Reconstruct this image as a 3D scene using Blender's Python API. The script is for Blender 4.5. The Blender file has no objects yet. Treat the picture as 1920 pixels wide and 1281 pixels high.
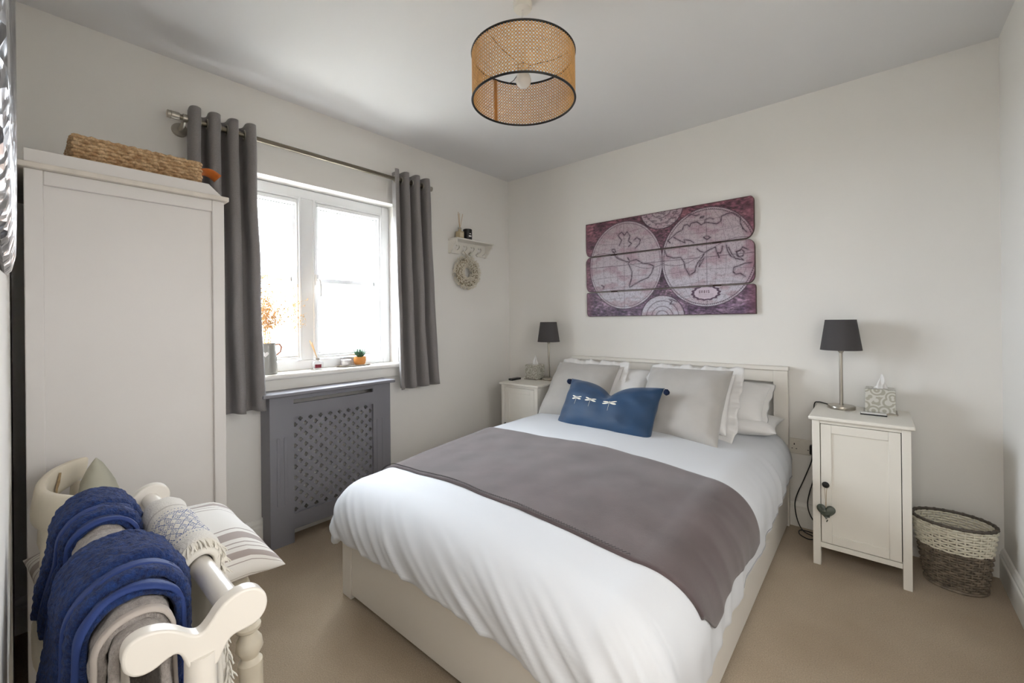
import bpy, math, random
from math import pi, sin, cos, radians as R
from mathutils import Vector, Matrix, noise
random.seed(7)
C = bpy.context.scene
COL = C.collection

# ---------------- camera, world, light, exposure ----------------
def make_camera():
    f, yaw, pitch, roll, cyo = 794.82, 0.7092, 0.0006, -0.0104, -38.6325
    F = Vector((-sin(yaw)*cos(pitch), cos(yaw)*cos(pitch), sin(pitch)))
    Rt = Vector((cos(yaw), sin(yaw), 0)); U = Rt.cross(F)
    R2 = cos(roll)*Rt + sin(roll)*U; U2 = -sin(roll)*Rt + cos(roll)*U
    cd = bpy.data.cameras.new('camera'); co = bpy.data.objects.new('camera', cd); COL.objects.link(co)
    cd.sensor_fit = 'HORIZONTAL'; cd.sensor_width = 36; cd.lens = f/1920*36
    cd.shift_y = cyo/1920; cd.clip_start = 0.01; cd.clip_end = 200
    m = Matrix((( R2.x, U2.x, -F.x, 2.4753), (R2.y, U2.y, -F.y, -2.8447), (R2.z, U2.z, -F.z, 1.1619), (0, 0, 0, 1)))
    co.matrix_world = m
    C.camera = co
make_camera()
w = bpy.data.worlds.new('sky'); C.world = w; w.use_nodes = True
bg = w.node_tree.nodes['Background']; bg.inputs[0].default_value = (0.84, 0.92, 1.0, 1); bg.inputs[1].default_value = 12.0
def area(name, loc, rot, sx, sy, power, col, portal=False, spread=None):
    l = bpy.data.lights.new(name, 'AREA'); l.shape = 'RECTANGLE'; l.size = sx; l.size_y = sy
    l.energy = power; l.color = col
    if portal: l.cycles.is_portal = True
    if spread: l.spread = spread
    o = bpy.data.objects.new(name, l); COL.objects.link(o); o.location = loc; o.rotation_euler = rot
    return o
area('window_portal', (-0.20, -1.68, 1.43), (0, -pi/2, 0), 1.06, 1.10, 1, (1, 1, 1), portal=True)
area('fill_window_portal', (2.96, -2.05, 1.45), (0, pi/2, 0), 0.9, 0.9, 1, (1, 1, 1), portal=True)  # portal for the added fill window
area('landing_fill_light', (2.35, -3.75, 2.36), (0, 0, 0), 0.9, 0.9, 12, (1.0, 0.97, 0.93))  # unseen fill light added beyond the doorway behind the camera
C.view_settings.view_transform = 'Standard'; C.view_settings.look = 'None'
C.view_settings.gamma = 1; C.view_settings.use_curve_mapping = False
C.view_settings.exposure = 1.5

# ---------------- materials ----------------
def lin(c):
    return tuple((x/255/12.92 if x/255 <= .04045 else ((x/255+.055)/1.055)**2.4) for x in c)
class N:
    def __init__(s, name):
        s.m = bpy.data.materials.new(name); s.m.use_nodes = True; s.t = s.m.node_tree
        s.b = s.t.nodes['Principled BSDF']; s.o = s.t.nodes['Material Output']
    def n(s, typ, **kw):
        x = s.t.nodes.new(typ)
        for k, v in kw.items():
            if hasattr(x, k): setattr(x, k, v)
            else: s.i(x, k.replace('_', ' '), v)
        return x
    def i(s, node, key, v):
        inp = node.inputs[key]
        if hasattr(v, 'default_value') or hasattr(v, 'is_linked'): s.t.links.new(v, inp)
        else:
            if isinstance(v, tuple) and len(v) == 3 and len(inp.default_value) == 4: v = v+(1,)
            inp.default_value = v
    def math(s, op, a, b=0.0, c=None):
        x = s.t.nodes.new('ShaderNodeMath'); x.operation = op
        s.i(x, 0, a); s.i(x, 1, b)
        if c is not None: s.i(x, 2, c)
        return x.outputs[0]
    def mix(s, f, a, b, typ='MIX'):
        x = s.t.nodes.new('ShaderNodeMix'); x.data_type = 'RGBA'; x.blend_type = typ
        for k, v in ((0, f), (6, a), (7, b)):
            inp = x.inputs[k]
            if hasattr(v, 'is_linked'): s.t.links.new(v, inp)
            else: inp.default_value = (v+(1,) if isinstance(v, tuple) and len(v) == 3 else v)
        return x.outputs[2]
    def noise(s, scale, detail=3, vec=None, rough=.5):
        x = s.t.nodes.new('ShaderNodeTexNoise'); x.inputs['Scale'].default_value = scale
        x.inputs['Detail'].default_value = detail; x.inputs['Roughness'].default_value = rough
        v = vec if vec is not None else s.n('ShaderNodeTexCoord').outputs['Object']
        s.t.links.new(v, x.inputs['Vector'])
        return x.outputs[0]
    def ramp(s, f, lo, hi):
        x = s.t.nodes.new('ShaderNodeMapRange'); s.i(x, 0, f); x.inputs[1].default_value = lo; x.inputs[2].default_value = hi
        return x.outputs[0]
    def bump(s, h, strength, dist=.01):
        x = s.t.nodes.new('ShaderNodeBump'); x.inputs['Strength'].default_value = strength
        x.inputs['Distance'].default_value = dist; s.t.links.new(h, x.inputs['Height'])
        s.t.links.new(x.outputs[0], s.b.inputs['Normal'])
    def col(s, c): s.i(s.b, 'Base Color', c)
def mat(name, rgb, rough=.5, metal=0, var=0.0, vscale=6, bump=0, bscale=200, sheen=0, spec=None, bdist=.002, srgb=True, detail=3):
    k = N(name); c = lin(rgb) if srgb else rgb
    k.b.inputs['Roughness'].default_value = rough; k.b.inputs['Metallic'].default_value = metal
    if spec is not None: k.b.inputs['Specular IOR Level'].default_value = spec
    if var:
        f = k.ramp(k.noise(vscale, 4), .3, .7)
        k.col(k.mix(f, tuple(x*(1-var) for x in c), tuple(min(1, x*(1+var)) for x in c)))
    else: k.col(c)
    if bump: k.bump(k.noise(bscale, detail), bump, bdist)
    if sheen: k.b.inputs['Sheen Weight'].default_value = sheen; k.b.inputs['Sheen Roughness'].default_value = .5
    return k.m
M = {}
M['wall'] = mat('wall_paint', (240, 237, 232), .85, var=.01, vscale=2, bump=.08, bscale=350)
M['ceil'] = mat('ceiling_paint', (232, 231, 231), .9, bump=.05, bscale=300)
M['trim'] = mat('trim_gloss', (236, 233, 226), .35)
M['upvc'] = mat('window_plastic', (240, 241, 242), .3)
M['cream'] = mat('cream_painted_wood', (234, 230, 221), .38, var=.015, vscale=5, bump=.03, bscale=60)
M['bedw'] = mat('bed_white_foil', (232, 227, 219), .45, var=.01, vscale=3)
M['wardr'] = mat('wardrobe_painted_wood', (230, 226, 223), .5, var=.02, vscale=3, bump=.06, bscale=40)
M['duvet'] = mat('duvet_cotton', (213, 215, 219), .75, bump=.06, bscale=600, sheen=.1)
M['pillow'] = mat('pillow_cotton', (226, 224, 222), .8, bump=.08, bscale=500, sheen=.1)
M['linen'] = mat('grey_velvet', (178, 174, 169), .75, var=.05, vscale=9, bump=.1, bscale=900, sheen=.25)
M['piping'] = mat('grey_trim', (160, 160, 162), .8)
M['blue'] = mat('petrol_blue_velvet', (6, 54, 90), .6, var=.22, vscale=7, bump=.08, bscale=900, sheen=.25)
M['pompom'] = mat('navy_pompom', (12, 30, 62), .95, bump=.8, bscale=300, bdist=.004)
M['embroid'] = mat('cream_embroidery', (232, 228, 214), .7)
M['pewter'] = mat('brushed_steel', (176, 170, 160), .32, metal=1)
M['rod'] = mat('antique_brass_rod', (128, 120, 106), .35, metal=1)
M['shade'] = mat('charcoal_lampshade', (74, 71, 72), .85, bump=.15, bscale=1500)
M['black'] = mat('black_plastic', (18, 18, 20), .4)
M['dark'] = mat('painted_gap_shade', (22, 18, 18), .9)  # dark colour standing in for the shade in gaps and pin holes
M['greycab'] = mat('grey_painted_mdf', (130, 129, 136), .45, var=.02, vscale=4)
M['rackw'] = mat('rack_white_paint', (240, 234, 225), .3, bump=.02, bscale=60)
M['glass'] = None
M['cork'] = mat('terracotta', (200, 132, 62), .6, var=.1, vscale=30)
M['succ'] = mat('succulent_green', (58, 96, 70), .5, var=.25, vscale=60)
M['jug'] = mat('grey_glazed_ceramic', (150, 148, 142), .2)
M['jugin'] = mat('terracotta_handle', (200, 140, 112), .4)
M['white'] = mat('white_ceramic', (240, 238, 235), .3)
M['tissue'] = mat('white_tissue', (244, 243, 242), .9)
M['leather'] = mat('orange_leather', (196, 104, 32), .5, var=.1, vscale=30)
M['wickw'] = mat('white_wicker', (232, 226, 208), .6, var=.05, vscale=60)
M['wickd'] = mat('brown_grey_wicker', (124, 112, 98), .65, var=.45, vscale=45)
M['wickr'] = mat('dark_wicker_rim', (88, 80, 72), .6, var=.2, vscale=60)
M['bulb'] = mat('frosted_bulb', (236, 232, 226), .25)
M['reed'] = mat('reed_stick', (205, 170, 125), .7)
M['stone'] = mat('grey_marbled_stone', (78, 84, 76), .25, var=.35, vscale=28)
M['candle'] = mat('candle_wax', (232, 224, 218), .5)
M['socket'] = mat('white_socket_plastic', (225, 219, 208), .35)
M['gyps'] = mat('dried_flower', (226, 190, 138), .9, var=.25, vscale=50)
M['red'] = mat('dark_red_label', (120, 18, 40), .5)
M['string'] = mat('jute_string', (165, 140, 105), .9)
M['label'] = mat('pale_label', (214, 202, 176), .6)
M['tanrub'] = mat('worn_label', (176, 150, 112), .9, var=.3, vscale=80)
M['fringe'] = mat('cream_cotton_fringe', (232, 227, 217), .95)

def glassmat(name, tint=(1, 1, 1), fac=.06):
    k = N(name); t = k.n('ShaderNodeBsdfTransparent'); k.i(t, 0, tint)
    g = k.n('ShaderNodeBsdfGlossy'); g.inputs['Roughness'].default_value = .02
    mx = k.n('ShaderNodeMixShader'); mx.inputs[0].default_value = fac
    k.t.links.new(t.outputs[0], mx.inputs[1]); k.t.links.new(g.outputs[0], mx.inputs[2])
    k.t.links.new(mx.outputs[0], k.o.inputs[0]); return k.m
M['glass'] = glassmat('window_glass')
M['dimpane'] = glassmat('dimmed_window_glass', (.56, .53, .50), .05)  # clear tinted pane, darkened to tone down the added window's sky light
M['jar'] = glassmat('jar_glass', (.93, .93, .94), .12)

def carpet():
    k = N('beige_carpet')
    big = k.ramp(k.noise(2.6, 4), .3, .7); fine = k.ramp(k.noise(240, 3), .25, .75)
    a = k.mix(big, lin((190, 170, 143)), lin((212, 194, 168)))
    a = k.mix(k.math('MULTIPLY', fine, .6), a, lin((146, 126, 104)))
    k.col(a); k.b.inputs['Roughness'].default_value = .97; k.b.inputs['Specular IOR Level'].default_value = .1
    k.b.inputs['Sheen Weight'].default_value = .2
    k.bump(k.noise(260, 4, rough=.7), .9, .006); return k.m
M['carpet'] = carpet()
def curtain():
    k = N('grey_curtain_cloth'); tc = k.n('ShaderNodeTexCoord').outputs['Object']
    mp = k.n('ShaderNodeMapping'); k.t.links.new(tc, mp.inputs[0]); mp.inputs['Scale'].default_value = (1, 1, 6)
    f = k.ramp(k.noise(220, 3, mp.outputs[0]), .3, .7)
    k.col(k.mix(f, lin((126, 122, 122)), lin((150, 145, 144)))); k.b.inputs['Roughness'].default_value = .85
    k.b.inputs['Sheen Weight'].default_value = .15
    k.bump(k.noise(700, 2, mp.outputs[0]), .15, .001); return k.m
M['curtain'] = curtain()
def fleece():
    k = N('taupe_fleece'); f = k.ramp(k.noise(7, 5), .3, .7); g = k.ramp(k.noise(350, 3), .2, .8)
    a = k.mix(f, lin((78, 66, 66)), lin((98, 84, 84)))
    a = k.mix(k.math('MULTIPLY', g, .35), a, lin((62, 52, 54)))
    k.col(a); k.b.inputs['Roughness'].default_value = .95; k.b.inputs['Sheen Weight'].default_value = .35
    k.bump(k.noise(500, 4), .5, .003); return k.m
M['fleece'] = fleece()
def terry(name, c1, c2, sheen=.3):
    k = N(name); g = k.ramp(k.noise(150, 4, rough=.65), .3, .7)
    k.col(k.mix(g, lin(c1), lin(c2))); k.b.inputs['Roughness'].default_value = .95
    k.b.inputs['Sheen Weight'].default_value = sheen
    k.bump(k.noise(230, 4, rough=.7), 1.0, .006); return k.m
M['terryb'] = terry('navy_terry', (8, 26, 74), (26, 66, 136), .1)
M['terryg'] = terry('grey_terry', (158, 148, 142), (196, 187, 180))
M['hemb'] = mat('navy_hem_band', (36, 60, 122), .7, bump=.2, bscale=300)
M['hemg'] = mat('grey_hem_band', (188, 178, 170), .8)
def stripes():
    k = N('striped_cushion_cotton'); uv = k.n('ShaderNodeUVMap').outputs[0]
    sp = k.n('ShaderNodeSeparateXYZ'); k.t.links.new(uv, sp.inputs[0]); v = sp.outputs[1]
    def band(c, h):
        return k.math('LESS_THAN', k.math('ABSOLUTE', k.math('SUBTRACT', v, c)), h)
    f = None
    for c, h in ((.14, .028), (.075, .004), (.205, .004), (.30, .028), (.36, .004), (.24, .004), (.60, .003), (.70, .028), (.64, .004), (.76, .004), (.86, .028), (.92, .004), (.80, .004)):
        b = band(c, h); f = b if f is None else k.math('MAXIMUM', f, b)
    k.col(k.mix(f, lin((236, 232, 226)), lin((178, 166, 160)))); k.b.inputs['Roughness'].default_value = .85
    k.bump(k.noise(500, 2), .1, .001); return k.m
M['stripe'] = stripes()
def throwm():
    # u runs round the rail, v along it (metres); a woven band of blue diamonds
    k = N('white_throw_with_blue_weave'); uv = k.n('ShaderNodeUVMap').outputs[0]
    sp = k.n('ShaderNodeSeparateXYZ'); k.t.links.new(uv, sp.inputs[0]); u, v = sp.outputs[0], sp.outputs[1]
    def tri(x, p): return k.math('ABSOLUTE', k.math('SUBTRACT', k.math('FRACT', k.math('DIVIDE', x, p)), .5))
    d = k.math('ADD', tri(u, .026), tri(v, .026))
    ring = k.math('LESS_THAN', k.math('ABSOLUTE', k.math('SUBTRACT', d, .5)), .09)
    ring2 = k.math('LESS_THAN', k.math('ABSOLUTE', k.math('SUBTRACT', d, .22)), .07)
    dia = k.math('MAXIMUM', ring, ring2)
    inb = k.math('LESS_THAN', k.math('ABSOLUTE', k.math('SUBTRACT', v, .165)), .056)
    dots = k.math('LESS_THAN', k.math('ADD', tri(u, .010), k.math('MULTIPLY', k.math('ABSOLUTE', k.math('SUBTRACT', v, .100)), 110)), .3)
    dots2 = k.math('LESS_THAN', k.math('ADD', tri(u, .010), k.math('MULTIPLY', k.math('ABSOLUTE', k.math('SUBTRACT', v, .231)), 110)), .3)
    line = k.math('LESS_THAN', k.math('ABSOLUTE', k.math('SUBTRACT', v, .072)), .003)
    f = k.math('MAXIMUM', k.math('MULTIPLY', dia, inb), k.math('MAXIMUM', dots, dots2))
    g = k.ramp(k.noise(320, 3), .3, .62)
    f = k.math('MULTIPLY', f, g)
    base = k.mix(line, lin((230, 226, 219)), lin((205, 199, 192)))
    k.col(k.mix(f, base, lin((62, 92, 150)))); k.b.inputs['Roughness'].default_value = .95
    k.bump(k.noise(320, 3), .6, .003); return k.m
M['throw'] = throwm()
def seagrass():
    k = N('natural_seagrass'); f = k.ramp(k.noise(45, 3), .35, .65); g = k.ramp(k.noise(160, 2), .4, .7)
    a = k.mix(f, lin((186, 148, 106)), lin((224, 194, 154)))
    k.col(k.mix(k.math('MULTIPLY', g, .5), a, lin((132, 104, 78)))); k.b.inputs['Roughness'].default_value = .8; return k.m
M['grass'] = seagrass()
M['cane'] = mat('woven_cane', (212, 163, 100), .55, var=.12, vscale=40)
M['caneseam'] = mat('cane_seam', (190, 128, 62), .6, var=.1, vscale=50)
def tissuebox():
    k = N('patterned_tissue_box'); tc = k.n('ShaderNodeTexCoord').outputs['Object']
    vo = k.n('ShaderNodeTexVoronoi'); k.t.links.new(tc, vo.inputs['Vector']); vo.inputs['Scale'].default_value = 24
    r = k.math('SINE', k.math('MULTIPLY', vo.outputs['Distance'], 20))
    f = k.ramp(r, -.2, .3)
    k.col(k.mix(k.math('MULTIPLY', f, .8), lin((170, 166, 152)), lin((214, 213, 206)))); k.b.inputs['Roughness'].default_value = .3
    return k.m
M['tbox'] = tissuebox()
def mosaic():
    k = N('silver_mosaic'); tc = k.n('ShaderNodeTexCoord').outputs['Object']
    vo = k.n('ShaderNodeTexVoronoi'); k.t.links.new(tc, vo.inputs['Vector']); vo.inputs['Scale'].default_value = 60
    cr = k.ramp(vo.outputs['Color'], .0, 1.0)
    k.col(k.mix(cr, lin((60, 60, 64)), lin((225, 225, 230)))); k.b.inputs['Metallic'].default_value = .8
    k.b.inputs['Roughness'].default_value = .2
    k.bump(vo.outputs['Distance'], .8, .006); return k.m
M['mosaic'] = mosaic()
M['silver'] = mat('silver_frame_edge', (150, 150, 154), .35, metal=.7)
k = N('mirror_glass'); k.b.inputs['Metallic'].default_value = 1; k.b.inputs['Roughness'].default_value = .02; k.col((.9, .9, .9)); M['mirror'] = k.m
M['brick'] = mat('render_outside', (214, 205, 192), .9, var=.06)
M['roof'] = mat('roof_tiles_outside', (150, 120, 104), .9, var=.15, vscale=3)
M['ground'] = mat('pale_driveway_outside', (150, 146, 136), .95, var=.1, vscale=1)
M['landing'] = mat('landing_paint', (244, 243, 241), .9)

# ---------------- mesh helpers ----------------
def origin(o):
    v = Vector((0, 0, 0))
    while o is not None: v += o.location; o = o.parent
    return v
class MB:
    def __init__(s): s.v = []; s.f = []; s.uv = None; s.mi = []; s.cur = 0
    def add(s, vs, fs):
        b = len(s.v); s.v += [Vector(v) for v in vs]; s.f += [tuple(b+i for i in f) for f in fs]; s.mi += [s.cur]*len(fs)
    def mat(s, i): s.cur = i; return s
    def box(s, x0, x1, y0, y1, z0, z1, Mx=None):
        vs = [Vector((x, y, z)) for x in (x0, x1) for y in (y0, y1) for z in (z0, z1)]
        if Mx: vs = [Mx @ v for v in vs]
        s.add(vs, [(0, 1, 3, 2), (4, 6, 7, 5), (0, 4, 5, 1), (2, 3, 7, 6), (0, 2, 6, 4), (1, 5, 7, 3)]); return s
    def frustum(s, b0, b1, z0, z1):   # b=(x0,x1,y0,y1)
        vs = []
        for b, z in ((b0, z0), (b1, z1)): vs += [(b[0], b[2], z), (b[1], b[2], z), (b[1], b[3], z), (b[0], b[3], z)]
        s.add(vs, [(3, 2, 1, 0), (4, 5, 6, 7), (0, 1, 5, 4), (1, 2, 6, 5), (2, 3, 7, 6), (3, 0, 4, 7)]); return s
    def ring(s, p0, p1, r0, r1=None, n=16, caps=True):
        r1 = r0 if r1 is None else r1
        p0, p1 = Vector(p0), Vector(p1); d = (p1-p0).normalized(); a = d.orthogonal().normalized(); b = d.cross(a)
        vs = [p+(a*cos(2*pi*i/n)+b*sin(2*pi*i/n))*r for p, r in ((p0, r0), (p1, r1)) for i in range(n)]
        fs = [(i, (i+1) % n, n+(i+1) % n, n+i) for i in range(n)]
        if caps: fs += [tuple(range(n))[::-1], tuple(range(n, 2*n))]
        s.add(vs, fs); return s
    def lathe(s, prof, c=(0, 0, 0), n=32, Mx=None, sx=1, sy=1):
        c = Vector(c); vs = []
        for r, z in prof:
            for i in range(n):
                v = Vector((r*cos(2*pi*i/n)*sx, r*sin(2*pi*i/n)*sy, z))
                vs.append((Mx @ v if Mx else v)+c)
        fs = []
        for j in range(len(prof)-1):
            for i in range(n):
                fs.append((j*n+i, j*n+(i+1) % n, (j+1)*n+(i+1) % n, (j+1)*n+i))
        if prof[0][0] > 1e-6: fs.append(tuple(range(n))[::-1])
        if prof[-1][0] > 1e-6: fs.append(tuple(range((len(prof)-1)*n, len(prof)*n)))
        s.add(vs, fs); return s
    def tube(s, pts, r, n=8, closed=False, caps=True):
        pts = [Vector(p) for p in pts]; m = len(pts); rr = r if isinstance(r, (list, tuple)) else [r]*m
        vs = []; up = None
        for i, p in enumerate(pts):
            if closed: d = pts[(i+1) % m]-pts[i-1]
            else: d = pts[min(i+1, m-1)]-pts[max(i-1, 0)]
            d = d.normalized() if d.length > 1e-9 else Vector((0, 0, 1))
            if up is None: up = d.orthogonal().normalized()
            up = (up-d*up.dot(d)); up = up.normalized() if up.length > 1e-6 else d.orthogonal().normalized()
            b = d.cross(up)
            vs += [p+(up*cos(2*pi*k/n)+b*sin(2*pi*k/n))*rr[i] for k in range(n)]
        fs = []
        for i in range(m if closed else m-1):
            j = (i+1) % m
            for k in range(n): fs.append((i*n+k, i*n+(k+1) % n, j*n+(k+1) % n, j*n+k))
        if not closed and caps: fs += [tuple(range(n))[::-1], tuple(range((m-1)*n, m*n))]
        s.add(vs, fs); return s
    def prism(s, poly, fn, a, b):
        """poly: 2-D outline; fn(p, q, depth) -> 3-D; extruded from depth a to b"""
        n = len(poly); vs = [fn(p[0], p[1], a) for p in poly]+[fn(p[0], p[1], b) for p in poly]
        fs = [tuple(range(n))[::-1], tuple(range(n, 2*n))]+[(i, (i+1) % n, n+(i+1) % n, n+i) for i in range(n)]
        s.add(vs, fs); return s
    def sphere(s, c, r, n=16, m=10, sc=(1, 1, 1)):
        c = Vector(c); prof = [(r*sin(pi*j/m), -r*cos(pi*j/m)) for j in range(m+1)]
        prof[0] = (0, -r); prof[-1] = (0, r)
        Mx = Matrix.Diagonal((sc[0], sc[1], sc[2]))
        vs = [c+Vector((0, 0, -r*sc[2]))]
        for j in range(1, m):
            for i in range(n): vs.append(c+Mx @ Vector((prof[j][0]*cos(2*pi*i/n), prof[j][0]*sin(2*pi*i/n), prof[j][1])))
        vs.append(c+Vector((0, 0, r*sc[2])))
        fs = [(0, 1+(i+1) % n, 1+i) for i in range(n)]
        for j in range(m-2):
            for i in range(n): fs.append((1+j*n+i, 1+j*n+(i+1) % n, 1+(j+1)*n+(i+1) % n, 1+(j+1)*n+i))
        L = len(vs)-1
        fs += [(L, 1+(m-2)*n+i, 1+(m-2)*n+(i+1) % n) for i in range(n)]
        s.add(vs, fs); return s
    def torus(s, c, R0, r, axis=(0, 0, 1), n=24, m=8):
        ax = Vector(axis).normalized(); a = ax.orthogonal().normalized(); b = ax.cross(a); c = Vector(c)
        return s.tube([c+(a*cos(2*pi*i/n)+b*sin(2*pi*i/n))*R0 for i in range(n)], r, m, closed=True)
    def grid(s, fn, nu, nv, cu=False, cv=False, uvf=None):
        vs = [fn(i/(nu if cu else nu-1), j/(nv if cv else nv-1)) for j in range(nv) for i in range(nu)]
        fs = []
        for j in range(nv if cv else nv-1):
            for i in range(nu if cu else nu-1):
                fs.append((j*nu+i, j*nu+(i+1) % nu, ((j+1) % nv)*nu+(i+1) % nu, ((j+1) % nv)*nu+i))
        if uvf:
            if s.uv is None: s.uv = {}
            b = len(s.v)
            for j in range(nv):
                for i in range(nu): s.uv[b+j*nu+i] = uvf(i/(nu-1), j/(nv-1))
        s.add(vs, fs); return s
    def build(s, name, mats, parent=None, smooth=True, bevel=0, seg=2, solid=0, angle=40, sub=0, off=0):
        me = bpy.data.meshes.new(name); o0 = origin(parent)
        me.from_pydata([v-o0 for v in s.v], [], s.f); me.validate(); me.update()
        if not isinstance(mats, (list, tuple)): mats = [mats]
        for m in mats: me.materials.append(M[m] if isinstance(m, str) else m)
        if len(mats) > 1 and len(me.polygons) == len(s.mi): me.polygons.foreach_set('material_index', s.mi)
        if s.uv:
            ul = me.uv_layers.new(name='UVMap')
            for l in me.loops:
                ul.data[l.index].uv = s.uv.get(l.vertex_index, (0, 0))
        if smooth:
            me.polygons.foreach_set('use_smooth', [True]*len(me.polygons)); me.set_sharp_from_angle(angle=R(angle))
        o = bpy.data.objects.new(name, me); COL.objects.link(o); o.parent = parent
        if solid:
            md = o.modifiers.new('thickness', 'SOLIDIFY'); md.thickness = solid; md.offset = off
        if bevel:
            md = o.modifiers.new('bevel', 'BEVEL'); md.width = bevel; md.segments = seg; md.limit_method = 'ANGLE'; md.angle_limit = R(40)
            md.use_clamp_overlap = True
        if sub:
            md = o.modifiers.new('subdiv', 'SUBSURF'); md.levels = sub; md.render_levels = sub
        return o
def thing(name, label, cat, loc=(0, 0, 0), group=None):
    o = bpy.data.objects.new(name, None); COL.objects.link(o); o.location = loc; o.empty_display_size = .05
    o['label'] = label; o['category'] = cat
    if group: o['group'] = group
    return o
def tag(o, label, cat, group=None, kind=None):
    o['label'] = label; o['category'] = cat
    if group: o['group'] = group
    if kind: o['kind'] = kind
    return o
def struct(o): o['kind'] = 'structure'; return o
def relabel(o, label, group=None):
    o['label'] = label
    if group: o['group'] = group
    return o
def copy_tree(o, parent=None):
    c = o.copy(); COL.objects.link(c); c.parent = parent
    for ch in list(o.children): copy_tree(ch, c)
    return c
def nz(x, y, z=0, s=1): return noise.noise(Vector((x*s, y*s, z*s)))
def smooth01(t): t = max(0, min(1, t)); return t*t*(3-2*t)
def lerp(a, b, t): return a+(b-a)*t

# ---------------- the room ----------------
H = 2.4; W = 2.9; YF = -2.86
def slab(name, m, *b):
    return struct(MB().box(*b).build(name, m, smooth=False))
slab('floor', 'carpet', -.02, W+.02, -4.4, .02, -.12, 0)
slab('ceiling', 'ceil', -.02, W+.02, -4.4, .02, H, H+.12)
slab('wall_back', 'wall', -.25, W+.12, 0, .15, -.12, H+.1)
wr_ = MB(); RY0, RY1, RZ0, RZ1 = -2.50, -1.60, 1.0, 1.9  # opening cut for the added fill window
wr_.box(W, W+.12, -4.4, RY0, -.12, H+.1); wr_.box(W, W+.12, RY1, 0, -.12, H+.1); wr_.box(W, W+.12, RY0, RY1, -.12, RZ0); wr_.box(W, W+.12, RY0, RY1, RZ1, H+.1)
struct(wr_.build('wall_right', 'wall', smooth=False))
OY0, OY1, OZ0, OZ1 = -2.28, -1.155, .86, 1.962
wl = MB()
wl.box(-.25, 0, YF-.2, OY0, -.1, H+.1); wl.box(-.25, 0, OY1, 0, -.1, H+.1)
wl.box(-.25, 0, OY0, OY1, -.1, OZ0); wl.box(-.25, 0, OY0, OY1, OZ1, H+.1)
struct(wl.build('wall_left', 'wall', smooth=False))
wf = MB()
wf.box(-.02, 2.14, YF-.12, YF, 0, H); wf.box(2.14, 2.86, YF-.12, YF, 2.05, H); wf.box(2.86, W, YF-.12, YF, 0, H)
struct(wf.build('wall_front', 'wall', smooth=False))
la = MB(); la.box(1.5, 1.6, -4.4, YF-.12, 0, H); la.box(1.5, W, -4.5, -4.4, 0, H)
struct(la.build('wall_landing', 'landing', smooth=False))
dt = MB()
dt.box(2.14, 2.165, YF-.13, YF-.0, 0, 2.05); dt.box(2.835, 2.86, YF-.13, YF-.0, 0, 2.05); dt.box(2.14, 2.86, YF-.13, YF-.0, 2.025, 2.05)
struct(dt.build('trim_1', 'trim', smooth=False, bevel=.003))
SK = [(0, 0), (.018, 0), (.018, .092), (.0165, .098), (.0125, .102), (.0125, .112), (.009, .12), (.006, .128), (0, .132)]
def skirting(name, p0, p1, nrm):
    b = MB(); p0, p1, nrm = Vector(p0), Vector(p1), Vector(nrm)
    b.prism(SK, lambda d, z, t: lerp(p0, p1, t)+nrm*d+Vector((0, 0, z)), 0, 1)
    return struct(b.build(name, 'trim', smooth=False))
skirting('baseboard_left', (0, YF, 0), (0, 0, 0), (1, 0, 0))
skirting('baseboard_back', (0.018, 0, 0), (W-.018, 0, 0), (0, -1, 0))
skirting('baseboard_right', (W, 0, 0), (W, YF-.1, 0), (-1, 0, 0))

# window
wb = MB()
XF = -.10; XO = -.17
def frame(b, y0, y1, z0, z1, wd, x0, x1, wt=None):
    wt = wt or wd
    b.box(x0, x1, y0, y0+wd, z0, z1); b.box(x0, x1, y1-wd, y1, z0, z1)
    b.box(x0, x1, y0+wd, y1-wd, z0, z0+wt); b.box(x0, x1, y0+wd, y1-wd, z1-wt, z1)
frame(wb, OY0, OY1, .888, OZ1-.004, .055, XO, XF)
wb.box(XO, XF, -1.755, -1.681, .943, OZ1-.059)
wroot = thing('window_1', 'white casement window with two sashes over the sill', 'window'); struct(wroot)
del wroot['label'], wroot['category']
wb.build('window_frame', 'upvc', wroot, bevel=.004)
def sash(y0, y1, handle):
    b = MB(); frame(b, y0, y1, .950, 1.905, .014, XO+.01, XF+.008); frame(b, y0+.012, y1-.012, .962, 1.893, .014, XO+.012, XF+.002)
    frame(b, y0+.024, y1-.024, .972, 1.88, .018, XO+.02, XF-.014)
    s = b.build('sash', 'upvc', wroot, bevel=.003)
    g = MB(); g.box(-.142, -.138, y0+.03, y1-.03, .98, 1.87); g.build('pane', 'glass', s, smooth=False)
    gb = MB(); gb.box(-.158, -.143, y0+.03, y1-.03, 1.413, 1.439); gb.build('glazing_bar', 'upvc', s)
    gk = MB(); frame(gk, y0+.041, y1-.041, .989, 1.862, .0025, -.137, -.128); gk.build('gasket', 'black', s, smooth=False)
    bl = MB(); bl.box(-.128, -.088, y0+.028, y1-.028, 1.866, 1.888); bl.build('blind_cassette', 'upvc', s, bevel=.004)
    h = MB(); h.box(XF+.008, XF+.022, y0+.008 if handle > 0 else y1-.028, y0+.028 if handle > 0 else y1-.008, 1.39, 1.455)
    yy = y0+.018 if handle > 0 else y1-.018
    h.tube([(XF+.022, yy, 1.425), (XF+.045, yy, 1.42), (XF+.05, yy+.004, 1.39), (XF+.046, yy+.006, 1.32)], [.008, .009, .009, .006], 10)
    h.build('handle', 'upvc', s, bevel=.003)
sash(-1.683, -1.212, 1); sash(-2.226, -1.753, 1)
# sill board
sb = MB(); sb.box(-.17, .035, -2.31, -1.13, .858, .888)
struct(sb.build('window_sill', 'trim', bevel=.012, seg=4))
sb = MB(); sb.box(0, .012, -2.28, -1.155, .80, .858); struct(sb.build('trim_2', 'trim', bevel=.002))

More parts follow.
